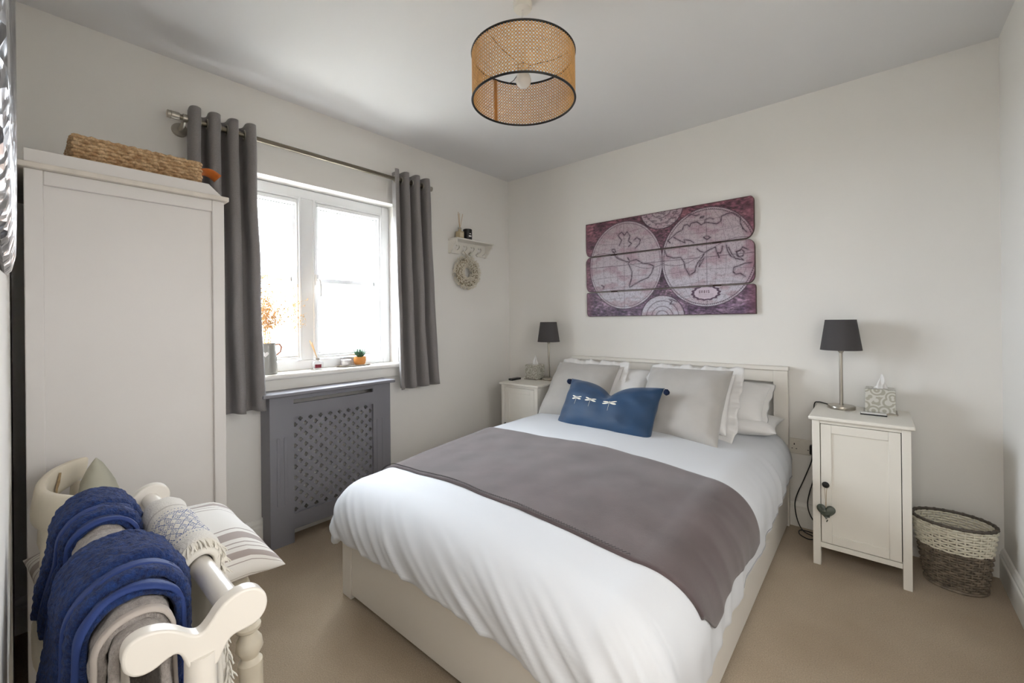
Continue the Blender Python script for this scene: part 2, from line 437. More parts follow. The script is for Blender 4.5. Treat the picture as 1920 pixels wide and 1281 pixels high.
w2 = bpy.data.objects.new('fill_window', None); COL.objects.link(w2); w2.location = (W+.06, -2.05, 1.0); struct(w2)  # unseen window added for fill, a guessed daylight source on the right
b = MB(); frame(b, RY0, RY1, RZ0, RZ1, .05, W+.04, W+.09); b.box(W+.045, W+.085, -2.075, -2.025, RZ0+.05, RZ1-.05); b.build('window_frame', 'upvc', w2)
b = MB(); b.box(W+.06, W+.064, RY0+.05, RY1-.05, RZ0+.05, RZ1-.05); b.build('pane', 'dimpane', w2, smooth=False)
# outside: a neighbouring house and the ground beyond the window
ou = MB(); ou.box(-60, 60, -40, 40, -2.9, -2.8)
struct(ou.build('ground', 'ground', smooth=False))
nh = thing('neighbouring_house', 'pale rendered house with a pitched roof seen through the right window pane', 'house', (-12, 7.8, -2.8))
b = MB(); b.box(-14, -8, 4.2, 13, -2.8, 0.4); b.build('wall', 'brick', nh, smooth=False)
b = MB(); b.prism([(3.9, .2), (8.6, 3.6), (13.3, .2), (13.3, .4), (8.6, 3.85), (3.9, .4)], lambda p, q, d: Vector((d, p, q)), -14.2, -7.8); b.build('roof', 'roof', nh, smooth=False)

# ---------------- map made of three boards ----------------
PA = {'na': [(1.07,1.775),(1.10,1.792),(1.118,1.765),(1.14,1.788),(1.162,1.757),(1.15,1.722),(1.172,1.70),(1.15,1.682)], 'na2': [(1.08,1.70),(1.098,1.735),(1.083,1.752),(1.07,1.775)], 'na3': [(1.19,1.722),(1.212,1.737),(1.238,1.72),(1.23,1.69),(1.20,1.665)],
'sa': [(1.159,1.577),(1.207,1.584),(1.254,1.553),(1.301,1.544),(1.332,1.527),(1.315,1.48),(1.292,1.452),(1.237,1.434),(1.189,1.41),(1.157,1.393),(1.153,1.405),(1.17,1.454),(1.174,1.499),(1.158,1.539),(1.146,1.563),(1.159,1.577)],
'ca': [(1.034,1.66),(1.051,1.619),(1.076,1.601),(1.134,1.576),(1.159,1.577),(1.143,1.602)],
'af': [(1.406,1.625),(1.42,1.587),(1.463,1.568),(1.512,1.567),(1.533,1.533),(1.539,1.497),(1.566,1.446),(1.6,1.464),(1.607,1.498),(1.62,1.524),(1.647,1.556),(1.66,1.582),(1.634,1.592),(1.615,1.611)],
'mad': [(1.627,1.496),(1.646,1.528),(1.656,1.545),(1.633,1.53),(1.627,1.496)],
'eu': [(1.443,1.671),(1.429,1.687),(1.468,1.714),(1.486,1.73),(1.525,1.745),(1.535,1.772),(1.556,1.776),(1.569,1.76),(1.58,1.779),(1.616,1.783),(1.642,1.759),(1.665,1.772),(1.694,1.764),(1.732,1.751),(1.757,1.764),(1.76,1.794),(1.794,1.804),(1.824,1.806),(1.865,1.773),(1.865,1.734),(1.879,1.699),(1.899,1.677)],
'sib': [(1.662,1.766),(1.665,1.789),(1.694,1.795),(1.713,1.785)],
'med': [(1.468,1.704),(1.507,1.677),(1.541,1.658),(1.534,1.68),(1.575,1.668),(1.595,1.652)],
'nz': [(1.563,1.83),(1.577,1.839),(1.61,1.822),(1.63,1.826)],
'ind': [(1.66,1.582),(1.692,1.598),(1.724,1.608),(1.73,1.581),(1.745,1.542),(1.736,1.573),(1.752,1.568),(1.761,1.584),(1.764,1.61)],
'sea': [(1.786,1.614),(1.792,1.58),(1.809,1.545),(1.833,1.529),(1.88,1.512),(1.851,1.541),(1.839,1.568),(1.863,1.572),(1.875,1.59),(1.904,1.573)],
'sea2': [(1.798,1.599),(1.815,1.558),(1.839,1.522)],
'bor': [(1.845,1.567),(1.869,1.578),(1.883,1.563),(1.877,1.538),(1.851,1.534),(1.842,1.548),(1.845,1.567)],
'aus': [(1.923,1.494),(1.885,1.492),(1.856,1.481),(1.827,1.474),(1.823,1.445),(1.838,1.431),(1.862,1.435),(1.888,1.414)],
'cal': [(1.021,1.67),(1.03,1.653),(1.051,1.655),(1.043,1.675),(1.026,1.677),(1.021,1.67)],
'ant': [(1.435,1.297),(1.453,1.282),(1.439,1.265),(1.46,1.264)], 'ant2': [(1.446,1.297),(1.485,1.278)],
'cas': [(1.64,1.811),(1.659,1.811),(1.653,1.802),(1.636,1.804),(1.64,1.811)],
'casp': [(1.655,1.678),(1.674,1.686),(1.696,1.672),(1.674,1.662),(1.655,1.678)],
'nzl': [(.935,1.419),(.954,1.41),(.948,1.394)]}
import numpy as np
def map_colours(x, z):
    """x, z arrays -> rgb (sRGB 0..1), the print on the boards"""
    x = np.asarray(x); z = np.asarray(z)
    nn = np.array([noise.fractal(Vector((a*9, b*16, 0)), 1.0, 2.0, 4) for a, b in zip(x, z)])
    n2 = np.array([noise.fractal(Vector((a*38+7, b*75, 3)), .8, 2.0, 4) for a, b in zip(x, z)])
    def pal(c): return np.array(c)/255.
    t = np.clip((nn+.6)/1.2, 0, 1)[:, None]
    zz = np.clip((z-1.19)/.7, 0, 1)[:, None]
    top = pal((78, 44, 56))*(1-t)+pal((142, 92, 102))*t
    bot = pal((78, 60, 84))*(1-t)+pal((146, 124, 146))*t
    c = bot*(1-zz)+top*zz
    c = c*(1+.55*np.clip(n2, -.7, .7))[:, None]
    mid = np.exp(-((x-1.387)/.12)**2)
    scr = np.sin(x*330+6*np.sin(z*90))*np.sin(z*300+5*np.sin(x*110))
    c = c*(1-.35*(mid*(scr > .1)))[:, None]
    L, Rr = (1.115, 1.553, .276, .312), (1.672, 1.553, .285, .312)
    inside = np.zeros(len(x), bool); ringm = np.zeros(len(x)); dot = np.zeros(len(x), bool)
    grat = np.zeros(len(x))
    paper = pal((182, 164, 170)); paper2 = pal((166, 130, 142)); paper3 = pal((200, 196, 208))
    for k, (cx, cz, rx, rz) in enumerate((L, Rr)):
        u, v = (x-cx)/rx, (z-cz)/rz; r = np.hypot(u, v)
        ins = r < 1; inside |= ins
        ringm = np.maximum(ringm, .9*np.exp(-((r-1)/.009)**2)); ringm = np.maximum(ringm, .75*np.exp(-((r-.95)/.006)**2))
        # graticule
        with np.errstate(all='ignore'):
            for m in (-.8, -.6, -.4, -.2, .0001, .2, .4, .6, .8):
                # meridians: arcs through the poles
                xm = m*np.sqrt(np.clip(1-v*v, 0, 1)); grat = np.maximum(grat, ins*np.exp(-((u-xm)/.005)**2)*(.25+.35*(abs(m) < .01)))
            for q in (-.75, -.5, -.25, 0, .25, .5, .75):
                zq = q+.18*q*u*u; grat = np.maximum(grat, ins*np.exp(-((v-zq)/.006)**2)*(.28+.35*(q == 0)))
            ecl = .22*np.sin(u*2.4+(0 if k else 3.1)); grat = np.maximum(grat, ins*np.exp(-((v-ecl-.1)/.006)**2)*.6)
        ang = np.arctan2(v, u); band = (r > .955) & (r < .99); dot |= (r > .955) & (r < .968) & (np.sin(ang*150) > .1) & (k == 1)
    for cx, cz, rr in ((1.386, 1.92, .147), (1.386, 1.178, .147)):
        r = np.hypot(x-cx, z-cz)/rr; ins = (r < 1); inside |= ins
        ringm = np.maximum(ringm, np.exp(-((r-1)/.02)**2)); ang = np.arctan2(z-cz, x-cx)
        for q in (.3, .5, .75): grat = np.maximum(grat, ins*np.exp(-((r-q)/.02)**2)*.5)
        grat = np.maximum(grat, ins*(abs(np.sin(ang*6)) < .035/np.maximum(r, .1)*.5)*.3)
        ringm = np.maximum(ringm, (cz > 1.5)*ins*(n2 > .15)*.45)
    zc = np.clip((z-1.3)/.5, 0, 1)[:, None]
    pp = paper3*(1-zc)+paper*zc
    pinkm = np.clip(nn*1.0+.05, 0, .5)[:, None]
    pp = pp*(1-pinkm)+paper2*pinkm
    n3 = np.array([noise.noise(Vector((a*190, b*230, 5))) for a, b in zip(x, z)])
    pp = pp*(1-.16*np.clip(n2, 0, 1))[:, None]*(1-.30*np.clip((n3-.28)*4, 0, 1))[:, None]
    c = np.where(inside[:, None], pp, c)
    edge = np.clip((np.abs(x-1.372)-.50)/.06, 0, 1)[:, None]*.45
    c = c*(1-edge)+pal((132, 76, 92))*edge
    ink = pal((52, 36, 48))
    a = np.maximum(ringm*.8, grat)
    # coasts
    dmin = np.full(len(x), 9.)
    for key, pl in PA.items():
        for (x0, z0), (x1, z1) in zip(pl, pl[1:]):
            sel = (x > min(x0, x1)-.02) & (x < max(x0, x1)+.02) & (z > min(z0, z1)-.02) & (z < max(z0, z1)+.02)
            if not sel.any(): continue
            dx, dz = x1-x0, z1-z0; tt = np.clip(((x[sel]-x0)*dx+(z[sel]-z0)*dz)/(dx*dx+dz*dz), 0, 1)
            d = np.hypot(x[sel]-x0-tt*dx, z[sel]-z0-tt*dz); dmin[sel] = np.minimum(dmin[sel], d)
    dmin = dmin+.0022*n2
    a = np.maximum(a, np.exp(-(dmin/.0024)**2)); a = np.maximum(a, .32*np.exp(-(dmin/.007)**2))
    a = np.maximum(a, dot*.8)
    c = c*(1-a[:, None])+ink*a[:, None]
    # cartouche with its word
    cx, cz = 1.664, 1.327; u, v = (x-cx)/.078, (z-cz)/.042; r = np.hypot(u, v); ang = np.arctan2(v, u)
    wr = np.abs(r-1-.06*np.sin(ang*14)) < .11
    c = np.where(wr[:, None], pal((84, 62, 82)), c); c = np.where((r < .88)[:, None], pal((206, 190, 204)), c)
    FNT = {'O': ['111', '101', '101', '101', '111'], 'R': ['110', '101', '110', '101', '101'], 'B': ['110', '101', '110', '101', '110'], 'I': ['1', '1', '1', '1', '1'], 'S': ['111', '100', '111', '001', '111']}
    px = 1.624; hh = .0032
    for chh in 'ORBIS':
        g = FNT[chh]
        for rr_, row in enumerate(g):
            for cc, bit in enumerate(row):
                if bit == '1':
                    x0 = px+cc*hh; z1 = 1.343-rr_*hh
                    s_ = (x >= x0) & (x < x0+hh) & (z <= z1) & (z > z1-hh); c[s_] = pal((92, 66, 78))
        px += (len(g[0])+1.6)*hh
    for zl in (1.320, 1.312, 1.304):
        s_ = (np.abs(z-zl) < .0012) & (np.abs(x-cx) < .045) & (np.sin(x*900) > -.3); c[s_] = c[s_]*.75
    return np.clip(c, 0, 1)
def artmat():
    k = N('printed_map_wood'); at = k.n('ShaderNodeAttribute'); at.attribute_name = 'print'
    k.t.links.new(at.outputs['Color'], k.b.inputs['Base Color']); k.b.inputs['Roughness'].default_value = .45
    return k.m
M['print'] = artmat(); M['plankedge'] = mat('dark_stained_plank_edge', (66, 40, 30), .5)
mapr = thing('map_wall_art', 'antique world map print on three horizontal planks above the bed', 'wall art', (1.372, 0, 1.19))
def board(zb, zt, xl, xr, cor, yf=-.024, nx=620, nzn=150):
    # cor: radii at bottom-left, bottom-right, top-left, top-right (metres)
    ex = .0012
    def lim(x):
        lo, hi = zb, zt
        for (side, top, r) in ((0, 0, cor[0]), (1, 0, cor[1]), (0, 1, cor[2]), (1, 1, cor[3])):
            if r <= 0: continue
            dx = (x-xl) if side == 0 else (xr-x)
            rx = r*.7
            if dx < rx:
                k = r*(1-math.sqrt(max(0, 1-((rx-dx)/rx)**2)))
                if top: hi = zt-k
                else: lo = zb+k
        return lo, hi
    xs = [xl+(xr-xl)*i/(nx-1) for i in range(nx)]
    b = MB(); b.mat(0)
    V = []; 
    for x in xs:
        lo, hi = lim(x); 
        for j in range(nzn): V.append((x, yf, lo+(hi-lo)*j/(nzn-1)))
    Fc = [(i*nzn+j, (i+1)*nzn+j, (i+1)*nzn+j+1, i*nzn+j+1) for i in range(nx-1) for j in range(nzn-1)]
    b.add(V, Fc)
    o = b.build('plank', ['print'], mapr, smooth=False)
    me = o.data; X = np.array([v[0] for v in V]); Z = np.array([v[2] for v in V])
    rgb = map_colours(X, Z)
    # dark worn rim
    lohi = np.array([lim(x) for x in xs]); lo = np.repeat(lohi[:, 0], nzn); hi = np.repeat(lohi[:, 1], nzn)
    e = np.minimum(np.minimum(Z-lo, hi-Z), np.minimum(X-xl, xr-X)); f = np.exp(-(e/.0035)**2)[:, None]
    rgb = rgb*(1-f)+np.array((60, 36, 34))/255.*f
    l = np.where(rgb <= .04045, rgb/12.92, ((rgb+.055)/1.055)**2.4)
    ca = me.color_attributes.new('print', 'FLOAT_COLOR', 'POINT')
    ca.data.foreach_set('color', np.hstack([l, np.ones((len(l), 1))]).astype(np.float32).ravel())
    # wooden body behind the print
    out = []; step = max(1, nx//60); idx = list(range(0, 30))+list(range(30, nx-30, step))+list(range(nx-30, nx))
    out = [(xs[i], lim(xs[i])[0]) for i in idx]+[(xs[i], lim(xs[i])[1]) for i in reversed(idx)]
    bb = MB(); bb.prism(out, lambda p, q, d: Vector((p, d, q)), -.004, yf+.0003); bb.build('plank_edge', 'plankedge', o, smooth=False)
board(1.639, 1.889, .806, 1.938, (.05, .07, .0, .03))
board(1.373, 1.634, .806, 1.940, (.05, .055, .045, .05))
board(1.190, 1.368, .808, 1.944, (.03, 0, .012, .02))
for bx in (1.0, 1.7):
    b = MB(); b.box(bx, bx+.05, -.004, 0, 1.2, 1.87); b.build('batten', 'plankedge', mapr, smooth=False)

# ---------------- rattan pendant ----------------
PC = Vector((1.44, -1.555, 0)); Z0, Z1, RS = 2.018, 2.197, .199
pend = thing('pendant_lamp', 'round cane drum pendant with black rims hanging from the ceiling', 'ceiling light', (PC.x, PC.y, 2.4))
b = MB(); NA, NH = 102, 14
dz = (Z1-Z0)/NH; da = 2*pi/NA
for j in range(NH):
    for i in range(NA):
        vs = []
        K = 8
        for q in range(K):
            t = 2*pi*(q+.5)/K; cx, cy = cos(t), sin(t); s_ = 1/max(abs(cx), abs(cy))
            for rr in (s_*.5, .345):
                a = (i+.5+cx*rr)*da; z = Z0+(j+.5+cy*rr)*dz
                vs.append(PC+Vector((RS*cos(a), RS*sin(a), z)))
        b.add(vs, [(2*q, 2*((q+1) % K), 2*((q+1) % K)+1, 2*q+1) for q in range(K)])
cs = b.build('lamp_shade', 'cane', pend, smooth=False, solid=.0022)
b = MB()
a0 = math.atan2(-.76, .65)+pi+.62
b.grid(lambda u, v: PC+Vector(((RS-.002)*cos(a0+(u-.5)*.075), (RS-.002)*sin(a0+(u-.5)*.075), lerp(Z0, Z1, v))), 4, 2); b.build('seam', 'caneseam', cs, solid=.002)
for z in (Z0, Z1):
    b = MB(); b.torus(PC+Vector((0, 0, z)), RS, .0042, n=80, m=8); b.build('rim', 'black', cs)
b = MB()
for kk in range(3):
    a = kk*2*pi/3+.5; b.tube([PC+Vector((.022*cos(a), .022*sin(a), 2.155)), PC+Vector((RS*.6*cos(a), RS*.6*sin(a), 2.165)), PC+Vector((RS*cos(a), RS*sin(a), Z1-.004))], .0016, 6)
b.torus(PC+Vector((0, 0, 2.155)), .022, .002); b.build('spider', 'black', cs)
b = MB(); b.lathe([(.0, 2.4), (.037, 2.4), (.037, 2.384), (.033, 2.376), (.006, 2.374), (0, 2.374)], PC); b.build('ceiling_rose', 'cream', pend)
b = MB(); b.tube([PC+Vector((0, 0, 2.376)), PC+Vector((0, 0, 2.19))], .003); b.build('flex', 'white', pend)
b = MB(); b.lathe([(.006, 2.195), (.017, 2.19), (.019, 2.15), (.014, 2.145), (0, 2.145)][::-1], PC, 20); b.build('lamp_holder', 'white', pend)
b = MB(); b.lathe([(0, 2.070), (.012, 2.072), (.022, 2.079), (.029, 2.092), (.030, 2.102), (.026, 2.117), (.017, 2.132), (.013, 2.145), (.0, 2.146)], PC, 24); b.build('bulb', 'bulb', pend)

# ---------------- curtains and rod ----------------
rod = thing('curtain_rod', 'brushed metal curtain pole above the window', 'curtain rod', (.1, -1.67, 2.10))
b = MB(); b.ring((.1, -2.37, 2.10), (.1, -.97, 2.10), .0125, n=20); b.build('pole', 'rod', rod)
for y0, y1 in ((-2.41, -2.365), (-.975, -.935)):
    b = MB(); b.ring((.1, y0, 2.10), (.1, y1, 2.10), .017, n=20); b.ring((.1, y0+.012, 2.10), (.1, y0+.016, 2.10), .0185, n=20); b.build('finial', 'pewter', rod, bevel=.002)
for y in (-2.345, -.985):
    b = MB(); b.ring((0, y, 2.075), (.012, y, 2.075), .032, .030, 20); b.tube([(.01, y, 2.075), (.06, y, 2.078), (.1, y, 2.10)], .009, 8); b.ring((.1, y-.008, 2.10), (.1, y+.008, 2.10), .0175, n=16); b.build('bracket', 'pewter', rod)
def curtain(label, y0t, y1t, y0b, y1b, ph0, waves, A, zt=2.148, zb=.722, lean=0):
    root = thing('curtain', label, 'curtain', (.1, (y0t+y1t)/2, zb))
    def P(u, v):
        t = 1-v   # v 0 bottom
        z = lerp(zb, zt, v)+.004*sin(u*23)*(1-v)
        ph = ph0+u*waves*2*pi
        k = 1-.18*smooth01(t)
        y = lerp(lerp(y0b, y1b, u), lerp(y0t, y1t, u), v**.8)
        x = .1+A*sin(ph)*(k+.14*nz(u*6, z*1.3))+.008*nz(u*9, z*2.2, 4)
        y -= .0085*sin(2*ph)*(1-.3*t)+.006*nz(u*8, z*3, 9)
        if v > .985: x += (.0)
        return Vector((max(x, .02), y, z))
    b = MB(); b.grid(P, 220, 60); p = b.build('panel', 'curtain', root, solid=.003)
    ne = waves*2
    for e in range(int(ne)):
        u = (e*pi-ph0+pi)/(waves*2*pi)
        while u < 0: u += .5/waves
        if u > 1: continue
        q = P(u, (2.10-zb)/(zt-zb)); 
        t1 = (P(min(1, u+.006), .96)-P(max(0, u-.006), .96)); t1.z = 0; t1 = t1.normalized()
        nrm = Vector((t1.y, -t1.x, 0))
        eb = MB(); eb.torus((.1, q.y, 2.10), .0215, .005, axis=nrm, n=24, m=8); eb.build('eyelet', 'pewter', root)
    return root
curtain('grey eyelet curtain at the left of the window, beside the wardrobe', -2.337, -2.072, -2.345, -2.030, -.4, 3.5, .052)
curtain('grey eyelet curtain at the right of the window', -1.262, -.966, -1.222, -.880, 1.1, 3.5, .052)

# ---------------- radiator and its cover ----------------
rc = thing('radiator_cover', 'grey painted radiator cover with a pierced cross pattern grille under the window', 'radiator cover', (0, -1.655, 0))
CX, CY0, CY1, CZ = .125, -2.012, -1.305, .782
GY0, GY1, GZ0, GZ1 = -1.895, -1.425, .152, .662
b = MB()   # front frame as slabs round grille, slot and the cut-out foot
SY0, SY1, SZ0, SZ1 = -1.893, -1.432, .735, .757
t0, t1 = CX-.018, CX
b.box(t0, t1, CY0, GY0, 0, CZ); b.box(t0, t1, GY1, CY1, 0, CZ)
b.box(t0, t1, GY0, GY1, .07, GZ0); b.box(t0, t1, GY0, GY1, GZ1, SZ0); b.box(t0, t1, GY0, GY1, SZ1, CZ)
b.build('front_panel', 'greycab', rc, smooth=False)
b = MB()
for y in (CY0+.04, CY0+.075, CY1-.09, CY1-.055):
    b = MB(); b.prism([(y+.007*cos(t)*1, z+.007*sin(t)) for z, ts in ((.56, [pi*i/6 for i in range(7)]), (.22, [pi+pi*i/6 for i in range(7)])) for t in ts], lambda p, q, d: Vector((d, p, q)), t1-.002, t1+.0022); b.build('fluting', 'greycab', rc, bevel=.001)
for ys_ in (CY0, CY1-.018):
    b = MB(); b.prism([(.001, CZ), (.001, .14), (.02, .14), (.02, 0), (t0, 0), (t0, CZ)], lambda p, q, d: Vector((p, d, q)), ys_, ys_+.018); b.build('side_panel', 'greycab', rc, smooth=False)
b = MB(); b.box(.001, CX+.032, CY0-.04, CY1+.02, CZ, CZ+.018); b.build('top', 'greycab', rc, bevel=.005, seg=3)
b = MB()
nyc, nzc = 17, 18; cy = (GY1-GY0)/nyc; cz = (GZ1-GZ0)/nzc
cross = []
hw = .0048; L_ = .0125
for q in range(4):
    a = q*pi/2
    for (p1, p2) in ((hw, -hw), (L_*.85, -hw*1.05), (L_, 0), (L_*.85, hw*1.05)):
        if p1 == hw: continue
        cross.append((p1*cos(a)-p2*sin(a), p1*sin(a)+p2*cos(a)))
    cross.append((hw*cos(a)-hw*sin(a), hw*sin(a)+hw*cos(a)))
for i in range(nyc):
    for j in range(nzc):
        y, z = GY0+(i+.5)*cy, GZ0+(j+.5)*cz
        if (i+j) % 2:
            b.add([(t0, y-cy/2, z-cz/2), (t0, y+cy/2, z-cz/2), (t0, y+cy/2, z+cz/2), (t0, y-cy/2, z+cz/2)], [(0, 1, 2, 3)]); continue
        # boundary points matched to the 16 outline points
        vs = []
        for (p, q) in cross:
            ang = math.atan2(q, p); s_ = .5/max(abs(cos(ang)), abs(sin(ang)))
            vs.append((t0, y+cos(ang)*s_*cy, z+sin(ang)*s_*cz)); vs.append((t0, y+p, z+q))
        n_ = len(cross)
        b.add(vs, [(2*k_, 2*((k_+1) % n_), 2*((k_+1) % n_)+1, 2*k_+1) for k_ in range(n_)])
b.build('grille', 'greycab', rc, smooth=False, solid=.004)
rad = thing('radiator', 'white panel radiator behind the pierced grille', 'radiator', (.05, -1.655, .12))
b = MB(); b.box(.03, .07, -1.94, -1.37, .16, .62)
b.build('panel', 'wall', rad, bevel=.006)
for py_ in (-1.93, -1.38):
    b = MB(); b.ring((.05, py_, 0), (.05, py_, .17), .008); b.build('pipe', 'pewter', rad)

# ---------------- wardrobe with basket ----------------
wd = thing('wardrobe', 'tall white painted wardrobe standing in the left corner', 'wardrobe', (.3, -2.58, 0))
WX, WY0, WY1 = .60, -2.832, -2.332
b = MB(); b.box(.05, WX-.014, WY0+.01, WY1-.01, .04, 1.625); b.build('body', 'wardr', wd, smooth=False)
b = MB()
b.box(WX-.02, WX, WY0, -2.793, 0, 1.625); b.box(WX-.02, WX, -2.370, WY1, 0, 1.625)
b.box(WX-.02, WX-.001, -2.793, -2.370, 1.583, 1.625); b.box(WX-.02, WX-.001, -2.793, -2.370, .448, .497); b.box(WX-.02, WX-.001, -2.793, -2.370, .06, .11)
b.build('side_frame', 'wardr', wd, bevel=.0025)
b = MB(); b.box(.05, .58, WY1-.012, WY1, .06, 1.60); b.build('door', 'wardr', wd, bevel=.003)
b = MB(); b.box(.03, WX+.018, YF+.008, WY1+.012, 1.625, 1.642); b.build('ledge', mat('worn_white_ledge', (224, 216, 206), .5, var=.08, vscale=22), wd, bevel=.003)
b = MB()
for xa in (WX-.012, .05):
    b.prism([(WY0, 1.642), (WY1+.003, 1.642), (WY1-.045, 1.687), (WY0, 1.687)], lambda p, q, d: Vector((d, p, q)), xa-.016, xa)
b.box(.05, WX-.028, WY0, WY0+.016, 1.642, 1.687)
b.build('gallery', 'wardr', wd, bevel=.002)
bk = thing('storage_basket', 'long low seagrass basket lying on the wardrobe', 'basket', (.44, -2.55, 1.642))
b = MB(); BX0, BX1, BY0, BY1, BZ0, BZ1 = .30, .535, -2.725, -2.392, 1.643, 1.775
rows = 11
def brect(z, dlt):
    return [(BX0-dlt, BY0-dlt), (BX1+dlt, BY0-dlt), (BX1+dlt, BY1+dlt), (BX0-dlt, BY1+dlt)]
for r_ in range(rows):
    z = BZ0+.007+(BZ1-BZ0-.012)*r_/(rows-1); pts = []
    cn = brect(z, 0)
    for s_ in range(4):
        p, q = cn[s_], cn[(s_+1) % 4]; Ls = math.hypot(q[0]-p[0], q[1]-p[1]); nst = int(Ls/.008)
        nx_, ny_ = (q[1]-p[1])/Ls, -(q[0]-p[0])/Ls
        for t in range(nst):
            u = t/nst; ph = u*Ls/.034*pi*2+r_*pi; off = .005*sin(ph)
            pts.append((lerp(p[0], q[0], u)+nx_*off, lerp(p[1], q[1], u)+ny_*off, z+.0015*sin(ph*1.7+r_)))
    b.tube(pts, .0072, 6, closed=True)
b.build('woven_body', 'grass', bk)
b = MB(); b.box(BX0+.008, BX1-.008, BY0+.008, BY1-.008, BZ0+.001, BZ0+.006); b.box(BX0+.006, BX0+.009, BY0+.01, BY1-.01, BZ0, BZ1); b.box(BX1-.009, BX1-.006, BY0+.01, BY1-.01, BZ0, BZ1)
b.box(BX0+.01, BX1-.01, BY0+.006, BY0+.009, BZ0, BZ1); b.box(BX0+.01, BX1-.01, BY1-.009, BY1-.006, BZ0, BZ1); b.build('liner', 'grass', bk, smooth=False)
b = MB(); b.grid(lambda u, v: Vector((.535-.045*v, BY1+.002+u*.068-.012*v*u, 1.752+.012*sin(u*pi)-.010*u-.016*v)), 12, 4); b.build('leather_handle', 'leather', bk, solid=.003)

# ---------------- shelf on the left wall ----------------
sh = thing('hanging_shelf', 'small cream wall shelf with cut out hearts and pegs', 'shelf', (0, -.5, 1.8))
b = MB(); b.box(0, .108, -.705, -.298, 1.785, 1.797); b.build('shelf_top', 'cream', sh, bevel=.003)
def heart(cx, cy, s, n=28):
    pts = []
    for i in range(n):
        t = 2*pi*i/n; x = 16*sin(t)**3; y = 13*cos(t)-5*cos(2*t)-2*cos(3*t)-cos(4*t)
        pts.append((cx+x*s/17, cy+(y+2)*s/17))
    return pts
# backboard with heart holes: each hole in its own cell
b = MB(); hy = [-.62, -.54, -.46, -.38]; z0, z1 = 1.69, 1.785
ys = [-.695, -.58, -.50, -.42, -.31]
for k_, hc in enumerate(hy):
    ya, yb = ys[k_], ys[k_+1]; hp = heart(hc, 1.738, .027)
    vs = []
    for (p, q) in hp:
        ang = math.atan2(q-1.738, p-hc); ca, sa = cos(ang), sin(ang)
        tx = ((yb-hc) if ca > 0 else (hc-ya))/max(abs(ca), 1e-6); tz = ((z1-1.738) if sa > 0 else (1.738-z0))/max(abs(sa), 1e-6)
        tt = min(tx, tz); vs += [(.010, hc+ca*tt, 1.738+sa*tt), (.010, p, q)]
    n_ = len(hp); b.add(vs, [(2*i, 2*((i+1) % n_), 2*((i+1) % n_)+1, 2*i+1) for i in range(n_)])
b.build('backboard', 'cream', sh, smooth=False, solid=.012)
brk = [(0, 1.686), (.022, 1.686), (.028, 1.700), (.042, 1.712), (.055, 1.718), (.062, 1.735), (.078, 1.75), (.092, 1.757), (.096, 1.785), (0, 1.785)]
for y in (-.70, -.315):
    b = MB(); b.prism(brk, lambda p, q, d: Vector((p, d, q)), y, y+.014); b.build('bracket', 'cream', sh, bevel=.0015)
for y in (-.58, -.50, -.42, -.345):
    b = MB(); b.ring((.015, y, 1.703), (.042, y, 1.712), .004, .004, 10); b.sphere((.044, y, 1.713), .008, 10, 8); b.build('peg', 'cream', sh)
# wreath
wr = thing('wreath', 'dried cream flower wreath hanging from the heart shelf', 'wreath', (.03, -.545, 1.548))
random.seed(3); b = MB(); WC = Vector((.042, -.545, 1.548))
b.torus(WC, .086, .026, axis=(1, 0, 0), n=40, m=10); b.build('wreath_base', mat('wreath_twigs', (168, 156, 132), .95, var=.3, vscale=90), wr)
b = MB()
for i in range(2600):
    a = random.random()*2*pi; t = random.random()*2*pi; rr = .037*random.uniform(.7, 1.2)
    if cos(t) < -.5 and random.random() < .7: continue
    R0 = .088+rr*1.1*sin(t); p = WC+Vector((max(-.034, rr*cos(t)), R0*cos(a), R0*sin(a)))
    s_ = random.uniform(.0024, .0048)
    b.sphere(p, s_, 5, 4)
b.build('flower_heads', mat('cream_dried_flowers', (232, 224, 208), .95, var=.12, vscale=120), wr)
b = MB(); b.tube([(.044, -.50, 1.712), (.046, -.53, 1.69), (.043, -.545, 1.655)], .0015, 6); b.tube([(.044, -.58, 1.712), (.046, -.56, 1.69), (.043, -.545, 1.655)], .0015, 6); b.build('hanging_string', 'string', wr)
# reed diffuser and candle on that shelf
def diffuser(name_label, loc, s, mats, reeds, sq=True, label=None):
    d = thing('reed_diffuser', name_label, 'reed diffuser', loc); L0 = Vector(loc)
    b = MB()
    if sq: b.box(L0.x-.022*s, L0.x+.022*s, L0.y-.022*s, L0.y+.022*s, L0.z+.0005, L0.z+.055*s); b.ring(L0+Vector((0, 0, .054*s)), L0+Vector((0, 0, .075*s)), .012*s, .010*s, 14)
    else: b.lathe([(0, .001), (.026*s, .001), (.031*s, .006*s), (.032*s, .035*s), (.026*s, .048*s), (.014*s, .052*s), (.014*s, .058*s), (.0, .058*s)], L0, 24)
    b.build('bottle', mats[0], d, bevel=.003 if sq else 0)
    b = MB(); b.ring(L0+Vector((0, 0, (.072 if sq else .055)*s)), L0+Vector((0, 0, (.082 if sq else .066)*s)), .013*s, n=16); b.build('collar', mats[1], d)
    for (dx, dy, hgt) in reeds:
        b = MB(); b.ring(L0+Vector((-dx*.1, -dy*.1, .05*s)), L0+Vector((dx, dy, hgt)), .0016, n=6); b.build('reed', 'reed', d)
    if label: 
        b = MB(); lb = label
        if sq: b.box(L0.x+.0222*s, L0.x+.0228*s, L0.y-.016*s, L0.y+.016*s, L0.z+.012*s, L0.z+.044*s)
        else: b.grid(lambda u, v: L0+Vector((.0325*s*cos(-.85+u*1.1), .0325*s*sin(-.85+u*1.1), lerp(.010, .030, v)*s)), 10, 2)
        b.build('label', lb, d, smooth=True)
    return d
M['amber'] = mat('cream_diffuser_glass', (196, 180, 146), .25)
